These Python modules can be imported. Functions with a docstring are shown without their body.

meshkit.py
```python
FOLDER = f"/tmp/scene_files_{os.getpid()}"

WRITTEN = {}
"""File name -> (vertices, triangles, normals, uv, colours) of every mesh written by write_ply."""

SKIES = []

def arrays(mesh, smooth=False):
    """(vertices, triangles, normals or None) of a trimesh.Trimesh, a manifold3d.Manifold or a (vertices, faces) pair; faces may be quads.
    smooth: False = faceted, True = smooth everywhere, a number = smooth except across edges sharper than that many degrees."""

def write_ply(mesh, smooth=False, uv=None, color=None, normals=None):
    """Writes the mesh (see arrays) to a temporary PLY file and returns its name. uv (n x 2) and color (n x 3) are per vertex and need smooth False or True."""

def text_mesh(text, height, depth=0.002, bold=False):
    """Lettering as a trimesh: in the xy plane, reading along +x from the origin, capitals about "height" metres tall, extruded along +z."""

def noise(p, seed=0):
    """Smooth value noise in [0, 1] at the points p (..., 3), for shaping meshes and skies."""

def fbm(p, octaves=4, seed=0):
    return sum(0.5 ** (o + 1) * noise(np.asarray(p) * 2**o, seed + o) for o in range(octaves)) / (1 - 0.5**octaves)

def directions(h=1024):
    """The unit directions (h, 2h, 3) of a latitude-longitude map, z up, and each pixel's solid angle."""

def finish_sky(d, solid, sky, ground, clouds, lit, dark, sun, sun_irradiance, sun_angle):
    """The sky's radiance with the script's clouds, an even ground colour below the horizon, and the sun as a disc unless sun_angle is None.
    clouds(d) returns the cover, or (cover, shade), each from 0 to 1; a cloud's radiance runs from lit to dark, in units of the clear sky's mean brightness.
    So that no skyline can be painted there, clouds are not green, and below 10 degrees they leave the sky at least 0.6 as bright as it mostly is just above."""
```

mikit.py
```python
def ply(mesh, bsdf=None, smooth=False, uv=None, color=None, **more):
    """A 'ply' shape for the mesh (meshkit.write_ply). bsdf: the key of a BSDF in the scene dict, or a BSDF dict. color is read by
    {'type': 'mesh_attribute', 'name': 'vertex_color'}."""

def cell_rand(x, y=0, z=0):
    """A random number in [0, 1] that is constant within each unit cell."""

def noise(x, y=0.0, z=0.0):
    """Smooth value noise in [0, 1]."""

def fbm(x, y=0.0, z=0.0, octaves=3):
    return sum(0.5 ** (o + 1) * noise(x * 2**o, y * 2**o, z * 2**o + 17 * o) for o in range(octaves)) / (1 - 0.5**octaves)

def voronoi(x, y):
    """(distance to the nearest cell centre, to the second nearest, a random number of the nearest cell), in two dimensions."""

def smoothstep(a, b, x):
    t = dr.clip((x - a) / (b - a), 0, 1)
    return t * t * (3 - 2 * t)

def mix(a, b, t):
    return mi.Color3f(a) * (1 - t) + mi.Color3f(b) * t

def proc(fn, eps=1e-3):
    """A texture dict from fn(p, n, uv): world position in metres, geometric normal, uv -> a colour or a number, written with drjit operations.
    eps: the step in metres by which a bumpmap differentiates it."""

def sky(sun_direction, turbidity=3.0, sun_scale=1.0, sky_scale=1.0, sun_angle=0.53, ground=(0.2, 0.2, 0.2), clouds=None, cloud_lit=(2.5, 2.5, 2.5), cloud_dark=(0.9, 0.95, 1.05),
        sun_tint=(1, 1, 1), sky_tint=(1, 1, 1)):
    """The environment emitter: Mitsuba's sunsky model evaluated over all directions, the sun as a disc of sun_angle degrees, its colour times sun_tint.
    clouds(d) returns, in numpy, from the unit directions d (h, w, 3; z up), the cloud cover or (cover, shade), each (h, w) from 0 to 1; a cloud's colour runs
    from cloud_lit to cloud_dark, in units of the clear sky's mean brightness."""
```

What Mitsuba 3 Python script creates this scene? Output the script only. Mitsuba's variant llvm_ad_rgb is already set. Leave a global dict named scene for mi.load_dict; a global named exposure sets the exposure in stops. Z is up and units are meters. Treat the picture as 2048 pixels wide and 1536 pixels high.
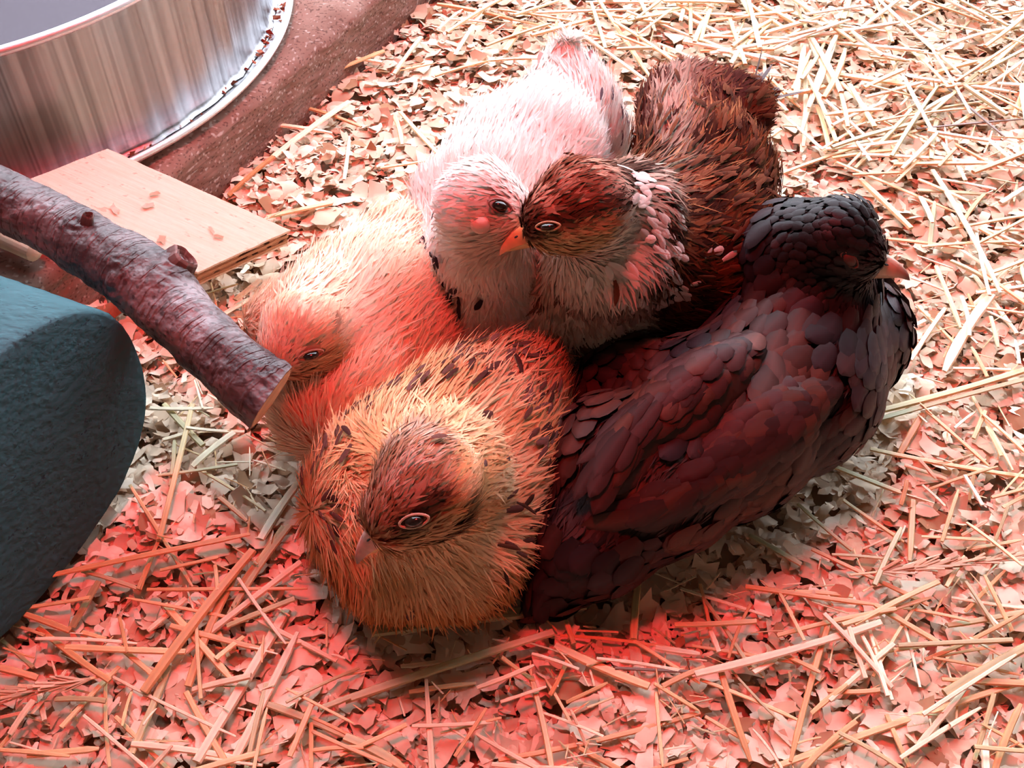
import math
import numpy as np
import trimesh
import mitsuba as mi
import mikit
import meshkit
from scipy.spatial import cKDTree

T = mi.ScalarTransform4f
scene, labels = {}, {}

# ---------------------------------------------------------------- camera, sky, heat lamp, exposure
PITCH, DIST, HFOV = 48.0, 0.48, 50.0
cp, sp = math.cos(math.radians(PITCH)), math.sin(math.radians(PITCH))
CAM = np.array([0.0, -DIST * cp, DIST * sp])
FWD, RGT, UPV = np.array([0, cp, -sp]), np.array([1.0, 0, 0]), np.array([0, sp, cp])
scene['camera'] = {'type': 'perspective', 'fov': HFOV, 'fov_axis': 'x', 'near_clip': 0.01, 'far_clip': 100.0,
                   'to_world': T().look_at(origin=CAM.tolist(), target=(CAM + FWD).tolist(), up=[0, 0, 1])}
exposure = 4.95


def overcast(d):
    return np.ones(d.shape[:2]), 0.15 + 0.35 * meshkit.fbm(d * 2.5, 3)


scene['sky'] = mikit.sky((0.3, 0.8, 0.9), turbidity=4.0, sun_scale=0.0, sky_scale=1.0, clouds=overcast,
                         cloud_lit=(2.12, 2.34, 2.62), cloud_dark=(1.4, 1.58, 1.8), ground=(0.25, 0.24, 0.2))
LAMP_AT, LAMP_POWER = np.array([-0.05, -0.05, 0.64]), (4.9, 0.22, 0.27)

# ---------------------------------------------------------------- helpers
FPX = 1024 / math.tan(math.radians(HFOV / 2))


def ray(u, v):
    return FWD + (u - 1024) / FPX * RGT - (v - 768) / FPX * UPV


def spot(u, v, z=0.0):
    """The point at height z that stands at this place of the 2048 x 1536 photograph."""
    d = ray(u, v)
    return CAM + d * (z - CAM[2]) / d[2]


def pix(p):
    q = np.asarray(p, float) - CAM
    w = q @ FWD
    return np.stack([1024 + FPX * (q @ RGT) / w, 768 - FPX * (q @ UPV) / w, w], -1)


def unit(a):
    a = np.asarray(a, float)
    return a / (np.linalg.norm(a, axis=-1, keepdims=True) + 1e-12)


taken = {}


def numbered(name):
    n = taken.get(name, -1) + 1
    taken[name] = n
    return name if n == 0 else f'{name}_{n:03d}'


def tag(key, label=None, category=None, group=None, kind=None):
    e = {k: v for k, v in (('label', label), ('category', category), ('group', group), ('kind', kind)) if v}
    if e:
        labels[key] = e
    return key


def put(key, shape):
    assert key not in scene, key
    scene[key] = shape
    return key


def child(parent, name, shape, label=None, kind=None):
    key = put(numbered(parent + '__' + name), shape)
    return tag(key, label, None, None, kind)


def raw_ply(v, f, bsdf, color=None, normals=None):
    path = meshkit.write_ply((v, f), False, None, color, normals=normals)
    return {'type': 'ply', 'filename': path, 'face_normals': normals is None, 'bsdf': {'type': 'ref', 'id': bsdf}}


def rgb(*c):
    return {'type': 'rgb', 'value': list(c)}


def two(b):
    return {'type': 'twosided', 'nested': b}


VCOL = {'type': 'mesh_attribute', 'name': 'vertex_color'}
fbm, noise, smoothstep, mix, voronoi = mikit.fbm, mikit.noise, mikit.smoothstep, mikit.mix, mikit.voronoi

# ---------------------------------------------------------------- materials
scene['m_fluff'] = two({'type': 'diffuse', 'reflectance': VCOL})
scene['m_glossy_feather'] = two({'type': 'principled', 'base_color': VCOL, 'roughness': 0.5, 'specular': 0.16})
scene['m_litter'] = two({'type': 'diffuse', 'reflectance': VCOL})
scene['m_straw'] = two({'type': 'principled', 'base_color': VCOL, 'roughness': 0.42, 'specular': 0.5})
scene['m_eye'] = {'type': 'principled', 'base_color': rgb(0.012, 0.008, 0.006), 'roughness': 0.08, 'specular': 0.6}
scene['m_skin'] = two({'type': 'principled', 'base_color': VCOL, 'roughness': 0.55, 'specular': 0.3})
scene['m_beak'] = two({'type': 'principled', 'base_color': VCOL, 'roughness': 0.35, 'specular': 0.5})


def metal_color(p, n, uv):
    a = uv.x
    streak = noise(a * 900, uv.y * 3.0) * 0.6 + noise(a * 260, 5.0) * 0.4
    return mix((0.20, 0.185, 0.19), (0.46, 0.45, 0.46), streak)


scene['m_metal'] = two({'type': 'roughconductor', 'specular_reflectance': mikit.proc(metal_color), 'alpha': 0.17})
scene['m_bright_metal'] = two({'type': 'roughconductor', 'specular_reflectance': rgb(0.88, 0.88, 0.90), 'alpha': 0.3})
scene['m_dull_metal'] = two({'type': 'roughconductor', 'specular_reflectance': rgb(0.085, 0.07, 0.08), 'alpha': 0.4})


def paver_color(p, n, uv):
    g = fbm(p.x * 60, p.y * 60, p.z * 60, 4)
    s = noise(p.x * 900, p.y * 900, p.z * 900)
    c = mix((0.17, 0.085, 0.065), (0.34, 0.22, 0.18), g)
    c = mix(c, (0.10, 0.055, 0.045), smoothstep(0.62, 0.85, s) * 0.7)
    return mix(c, (0.55, 0.47, 0.43), smoothstep(0.66, 0.92, noise(p.x * 620 + 9, p.y * 620, p.z * 620)) * 0.6)


scene['m_paver'] = two({'type': 'diffuse', 'reflectance': mikit.proc(paver_color)})


def ply_face(p, n, uv):
    g = fbm(uv.x * 12, uv.y * 160, 2.0, 3)
    c = mix((0.80, 0.66, 0.50), (0.92, 0.82, 0.68), g)
    return mix(c, (0.50, 0.30, 0.18), smoothstep(0.72, 0.85, fbm(uv.x * 30, uv.y * 45, 7.0, 3)) * 0.5)


def ply_edge(p, n, uv):
    g = noise(p.x * 700, p.y * 700, p.z * 2600)
    return mix((0.42, 0.22, 0.12), (0.68, 0.42, 0.26), g)


def ply_edge_dark(p, n, uv):
    g = noise(p.x * 500, p.y * 500, p.z * 1200)
    h = smoothstep(0.62, 0.75, noise(p.x * 330, p.y * 330, 1.0))
    return mix(mix((0.30, 0.15, 0.08), (0.50, 0.28, 0.17), g), (0.05, 0.025, 0.015), h)


scene['m_veneer'] = two({'type': 'diffuse', 'reflectance': mikit.proc(ply_face)})
scene['m_core'] = two({'type': 'diffuse', 'reflectance': mikit.proc(ply_edge)})
scene['m_core_end_grain'] = two({'type': 'diffuse', 'reflectance': mikit.proc(ply_edge_dark)})


def bark_color(p, n, uv):
    a, s = uv.x, uv.y
    rings = fbm(s * 900, a * 5, 1.0, 4)
    blotch = fbm(p.x * 110, p.y * 110, p.z * 110, 4)
    c = mix((0.045, 0.036, 0.038), (0.135, 0.115, 0.118), smoothstep(0.3, 0.7, blotch))
    c = mix(c, (0.25, 0.235, 0.245), smoothstep(0.46, 0.74, fbm(p.x * 45 + 3, p.y * 45, p.z * 45, 3)) * 0.75)
    c = mix(c, (0.035, 0.018, 0.016), smoothstep(0.60, 0.78, rings) * 0.65)
    c = mix(c, (0.03, 0.018, 0.018), smoothstep(0.60, 0.80, noise(p.x * 620, p.y * 620, p.z * 620)) * 0.6)
    return c




def bark_bump(p, n, uv):
    return fbm(p.x * 350, p.y * 350, p.z * 350, 3) * 0.0011 + smoothstep(0.55, 0.75, noise(uv.y * 900, uv.x * 9, 2.0)) * 0.0004


scene['m_bark'] = two({'type': 'bumpmap', 'relief': mikit.proc(bark_bump, 2e-4), 'scale': 1.0,
                       'bsdf': {'type': 'principled', 'base_color': mikit.proc(bark_color), 'roughness': 0.5, 'specular': 0.4}})
scene['m_knot'] = two({'type': 'principled', 'base_color': VCOL, 'roughness': 0.7, 'specular': 0.3})


def paint_color(p, n, uv):
    g = fbm(p.x * 90, p.y * 90, p.z * 90, 3)
    c = mix((0.030, 0.095, 0.110), (0.045, 0.125, 0.145), g)
    k = noise(p.x * 1300, p.y * 1300, p.z * 1300) * 0.7 + noise(p.x * 260, p.y * 260, p.z * 260) * 0.5
    return mix(c, (0.020, 0.055, 0.070), smoothstep(0.88, 0.98, k))




def paint_bump(p, n, uv):
    return fbm(p.x * 420, p.y * 420, p.z * 420, 3) * 0.0009


scene['m_paint'] = two({'type': 'bumpmap', 'relief': mikit.proc(paint_bump, 2e-4), 'scale': 1.0,
                        'bsdf': {'type': 'principled', 'base_color': mikit.proc(paint_color), 'roughness': 0.8, 'specular': 0.12}})


def board_wall(p, n, uv):
    return mix((0.10, 0.07, 0.05), (0.17, 0.12, 0.085), fbm(p.x * 6, p.y * 6, p.z * 60, 3))


scene['m_wall'] = two({'type': 'diffuse', 'reflectance': mikit.proc(board_wall)})
scene['m_earth'] = two({'type': 'diffuse', 'reflectance': rgb(0.22, 0.17, 0.12)})

# ---------------------------------------------------------------- the coop around it (out of frame): its open side lets in the daylight


def box(x0, x1, y0, y1, z0, z1):
    return trimesh.creation.box(bounds=[[x0, y0, z0], [x1, y1, z1]])


def structure(name, mesh, m):
    put(name, mikit.ply(mesh, m))
    tag(name, kind='structure')


X0, X1, Y0, Y1, H = -0.95, 1.25, -1.0, 0.85, 1.35
structure('floor', box(X0 - .1, X1 + .1, Y0 - .1, Y1 + .1, -0.06, -0.02), 'm_earth')
structure('ceiling', box(X0 - .1, X1 + .1, Y0 - .1, 0.52, H, H + .04), 'm_wall')
structure('wall_left', box(X0 - .04, X0, Y0, Y1, -0.02, H), 'm_wall')
structure('wall_right', box(X1, X1 + .04, Y0, Y1, -0.02, H), 'm_wall')
structure('wall_front', box(X0, X1, Y0 - .04, Y0, -0.02, H), 'm_wall')

# the heat lamp hanging over the chicks, out of frame
lamp = 'heat_lamp'
bulb = trimesh.creation.icosphere(subdivisions=3, radius=0.045)
bulb.apply_translation(LAMP_AT)
put(lamp + '__bulb', {**mikit.ply(bulb, None, smooth=True), 'bsdf': {'type': 'diffuse', 'reflectance': rgb(0.2, 0.01, 0.01)},
                      'emitter': {'type': 'area', 'radiance': rgb(*LAMP_POWER)}})
prof = [(0.03, 0.13), (0.034, 0.06), (0.06, 0.05), (0.10, 0.005), (0.112, -0.03), (0.114, -0.03), (0.102, 0.01), (0.062, 0.054), (0.036, 0.064), (0.032, 0.13)]
shade = trimesh.creation.revolve(np.array(prof), sections=48)
shade.apply_translation(LAMP_AT)
put(lamp + '__shade', mikit.ply(shade, 'm_wall', smooth=30))
cord = trimesh.creation.cylinder(radius=0.004, segment=[LAMP_AT + [0, 0, .12], [LAMP_AT[0], LAMP_AT[1], H]], sections=8)
put(lamp + '__cord', mikit.ply(cord, 'm_wall', smooth=True))
tag(lamp, 'red heat lamp hanging over the chicks', 'lamp')

# ---------------------------------------------------------------- bedding: ground of wood shavings


def bed_height(xy):
    xy = np.asarray(xy, float)
    p = np.concatenate([xy * 26, np.zeros(xy.shape[:-1] + (1,))], -1)
    return (meshkit.fbm(p, 3, seed=4) - 0.5) * 0.016


PAVER_TOP = 0.034
paver_edge = [spot(722, 20, PAVER_TOP)[:2], spot(388, 300, PAVER_TOP)[:2]]
pe_d = unit(paver_edge[1] - paver_edge[0])
pe_n = np.array([pe_d[1], -pe_d[0]])
if pe_n @ (np.array([0.0, 0.0]) - paver_edge[0]) < 0:
    pe_n = -pe_n            # points away from the paver, to the chicks


def off_paver(xy):
    return (np.asarray(xy) - paver_edge[0]) @ pe_n


gx, gy = np.meshgrid(np.linspace(-0.55, 0.55, 221), np.linspace(-0.36, 0.56, 185))
gz = bed_height(np.stack([gx, gy], -1)) - 0.004
gv = np.stack([gx, gy, gz], -1).reshape(-1, 3)
i, j = np.meshgrid(np.arange(184), np.arange(220), indexing='ij')
a = i * 221 + j
gf = np.stack([a, a + 1, a + 222, a + 221], -1).reshape(-1, 4)
gc = np.array([0.36, 0.25, 0.165]) * (0.75 + 0.5 * meshkit.noise(gv * 350, 2))[:, None]
gtri = np.vstack([gf[:, [0, 1, 2]], gf[:, [0, 2, 3]]])
put('bedding', raw_ply(gv, gtri, 'm_litter', gc))
tag('bedding', 'bed of packed fine wood shavings covering the ground', 'bedding', kind='stuff')

rng = np.random.default_rng(11)


def frames(n, tilt, g):
    """n random orientations that lie flat but for a random tilt (radians); rows are the local x, y, z axes."""
    az = g.uniform(0, 2 * np.pi, n)
    t = np.abs(g.normal(0, tilt, n))
    ta = g.uniform(0, 2 * np.pi, n)
    nz = np.stack([np.sin(t) * np.cos(ta), np.sin(t) * np.sin(ta), np.cos(t)], -1)
    x = np.stack([np.cos(az), np.sin(az), 0 * az], -1)
    x = unit(x - nz * (x * nz).sum(-1, keepdims=True))
    return x, np.cross(nz, x), nz


def flakes(n, g, size_lo, size_hi, tilt, zlo, zhi, region):
    xy = region(n, g)
    x, y, z = frames(n, tilt, g)
    size = size_lo * (size_hi / size_lo) ** g.uniform(0, 1, n) ** 1.3
    asp = g.uniform(0.32, 0.95, n)
    curl = g.normal(0, 0.65, n)
    gu, gvv = np.meshgrid([-0.5, -0.25, 0.0, 0.25, 0.5], [-0.5, 0.0, 0.5], indexing='ij')
    uu = gu.ravel()[None] + g.uniform(-0.09, 0.09, (n, 15)) + (np.abs(gu.ravel()) > .4) * g.uniform(-0.16, 0.12, (n, 15))
    vv = gvv.ravel()[None] * (1 - 0.18 * (2 * gu.ravel()[None]) ** 2) * g.uniform(0.72, 1.18, (n, 15)) + 0.22 * g.normal(0, 1, (n, 1)) * (uu ** 2 - .1)
    L = size[:, None]
    lx = uu * L * 1.12
    ly = vv * L * asp[:, None]
    lz = curl[:, None] * (uu ** 2 - 0.1) * L * 1.1 + g.normal(0, 0.016, (n, 15)) * L + g.normal(0, .25, (n, 1)) * uu * vv * L
    c = np.concatenate([xy, (bed_height(xy) + g.uniform(zlo, zhi, n))[:, None]], -1)
    v = c[:, None] + lx[..., None] * x[:, None] + ly[..., None] * y[:, None] + lz[..., None] * z[:, None]
    ii, jj = np.meshgrid(np.arange(4), np.arange(2), indexing='ij')
    q = np.stack([ii * 3 + jj, ii * 3 + jj + 1, (ii + 1) * 3 + jj + 1, (ii + 1) * 3 + jj], -1).reshape(-1, 4)
    f = np.vstack([q[:, [0, 1, 2]], q[:, [0, 2, 3]]])
    F = (f[None] + (np.arange(n) * 15)[:, None, None])
    tone = g.uniform(0, 1, n) ** 0.9
    col = np.array([0.62, 0.45, 0.31]) * (1 - tone[:, None]) + np.array([0.90, 0.77, 0.62]) * tone[:, None]
    dark = g.uniform(0, 1, n) < 0.07
    col[dark] = np.array([0.40, 0.24, 0.14])
    col = col[:, None] * (0.93 + 0.14 * g.uniform(0, 1, (n, 15, 1)))
    return v, F, col, c, size


def bed_region(n, g):
    out = np.zeros((0, 2))
    while len(out) < n:
        p = np.stack([g.uniform(-0.46, 0.46, 2 * n), g.uniform(-0.30, 0.46, 2 * n)], -1)
        keep = (off_paver(p) > g.uniform(-0.004, 0.010, len(p))) & (np.abs(p[:, 0]) < 0.25 + 0.36 * (p[:, 1] + 0.30))
        out = np.vstack([out, p[keep]])
    return out[:n]


v1, F1, c1, ctr1, s1 = flakes(26000, rng, 0.003, 0.009, 0.28, -0.003, 0.002, bed_region)
v2, F2, c2, ctr2, s2 = flakes(26000, rng, 0.0032, 0.0135, 0.15, -0.001, 0.005, bed_region)


def under_flock(p):
    c = np.array([[-.03, -.085], [0, -.05], [.09, -.05], [.06, .02], [-.055, .01], [.0, .06], [.11, -.03], [.05, -.08]])
    return np.min(np.linalg.norm(p[:, None, :2] - c[None], axis=-1), 1) < 0.045


pp = pix(ctr2)
area = s2 / pp[:, 2] * (pp[:, 0] > 20) * (pp[:, 0] < 2028) * (pp[:, 1] > 20) * (pp[:, 1] < 1516) * ~under_flock(ctr2) * (ctr2[:, 2] > bed_height(ctr2[:, :2]) + 0.002)
area *= ~((pp[:, 0] < 320) & (pp[:, 1] > 480) & (pp[:, 1] < 1250))
pick = np.argsort(-area)[:260]
rest = np.ones(len(v2), bool)
rest[pick] = False


def soft(v, f):
    n = np.zeros_like(v)
    q = np.cross(v[f[:, 1]] - v[f[:, 0]], v[f[:, 2]] - v[f[:, 0]])
    for k in range(3):
        np.add.at(n, f[:, k], q)
    return unit(n)


vv = np.concatenate([v1.reshape(-1, 3), v2[rest].reshape(-1, 3)])
k2 = rest.sum()
ff = np.concatenate([F1.reshape(-1, 3), ((F2[:k2]).reshape(-1, 3) + len(v1) * 15)])
put('wood_shavings', raw_ply(vv, ff, 'm_litter', np.concatenate([c1.reshape(-1, 3), c2[rest].reshape(-1, 3)]), soft(vv, ff)))
tag('wood_shavings', 'loose pale wood shavings spread thickly all over the ground', 'shavings', kind='stuff')
SHAVING_AREAS = [(lambda u, v: v < 480 and u < 1250, 'behind the white and buff chicks'), (lambda u, v: v < 480, 'at the far right among the straw'), (lambda u, v: u > 1400 and v < 1050, 'right of the black chick'),
                 (lambda u, v: u > 1180, 'in front of the black chick'), (lambda u, v: u > 640, 'in front of the speckled chick'), (lambda u, v: v < 1100, 'between the teal block and the chicks'),
                 (lambda u, v: True, 'in the near left corner')]
for k in pick:
    key = put(numbered('wood_shaving'), raw_ply(v2[k], F2[0], 'm_litter', c2[k], soft(v2[k], F2[0])))
    bright = c2[k].mean()
    tone_ = 'cream' if bright > 0.68 else 'tan' if bright > 0.45 else 'brown'
    where = next(w_ for test, w_ in SHAVING_AREAS if test(*pp[k, :2]))
    tag(key, f'large {tone_} wood shaving on the bedding {where}', 'wood shaving', f'large {tone_} wood shavings {where}')

# ---------------------------------------------------------------- straw
PALE, GOLD, OLIVE, ORANGE, BROWN = (0.84, 0.72, 0.50), (0.74, 0.54, 0.27), (0.50, 0.43, 0.22), (0.68, 0.38, 0.17), (0.20, 0.11, 0.07)


def straw_mesh(p0, p1, w, col, g, flat=0.55, bend=0.0, rows=7, node=True, sag=0.0):
    d = unit(p1 - p0)
    side = unit(np.cross(d, [0, 0, 1.0]))
    up = np.cross(side, d)
    s = np.linspace(0, 1, rows)
    L = np.linalg.norm(p1 - p0)
    c = p0 + (p1 - p0) * s[:, None] + side * (bend * L * 4 * s * (1 - s))[:, None] + up * (sag * L * 4 * s * (1 - s))[:, None]
    r = np.full(rows, w / 2) * g.uniform(0.9, 1.08, rows)
    r[0] *= 0.9
    r[-1] *= 0.55 if g.uniform() < 0.5 else 0.95
    ns = 8
    an = np.arange(ns) * 2 * np.pi / ns
    groove = np.where(np.arange(ns) == 2, 0.75, 1.0)
    ring = (np.cos(an)[None, :, None] * side + np.sin(an)[None, :, None] * up * flat) * groove[None, :, None]
    v = c[:, None] + r[:, None, None] * ring
    i, j = np.meshgrid(np.arange(rows - 1), np.arange(ns), indexing='ij')
    q = np.stack([i * ns + j, i * ns + (j + 1) % ns, (i + 1) * ns + (j + 1) % ns, (i + 1) * ns + j], -1).reshape(-1, 4)
    f = np.vstack([q[:, [0, 1, 2]], q[:, [0, 2, 3]]])
    v = v.reshape(-1, 3)
    ends = np.array([c[0] + d * r[0] * 0.25, c[-1] - d * r[-1] * 0.25])
    n0 = len(v)
    v = np.vstack([v, ends])
    k = np.arange(ns)
    f = np.vstack([f, np.stack([k * 0 + n0, (k + 1) % ns, k], 1), np.stack([k * 0 + n0 + 1, (rows - 1) * ns + k, (rows - 1) * ns + (k + 1) % ns], 1)])
    shade_ = np.where(np.arange(ns) % 2 == 0, 0.88, 1.06)[None, :, None] * g.uniform(0.92, 1.08, (rows, 1, 1))
    col_ = np.clip(np.broadcast_to(np.asarray(col) * shade_, (rows, ns, 3)).reshape(-1, 3), 0, 0.92)
    col_ = np.vstack([col_, np.asarray(col)[None] * 0.45, np.asarray(col)[None] * 0.45])
    return v, f, col_


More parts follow.
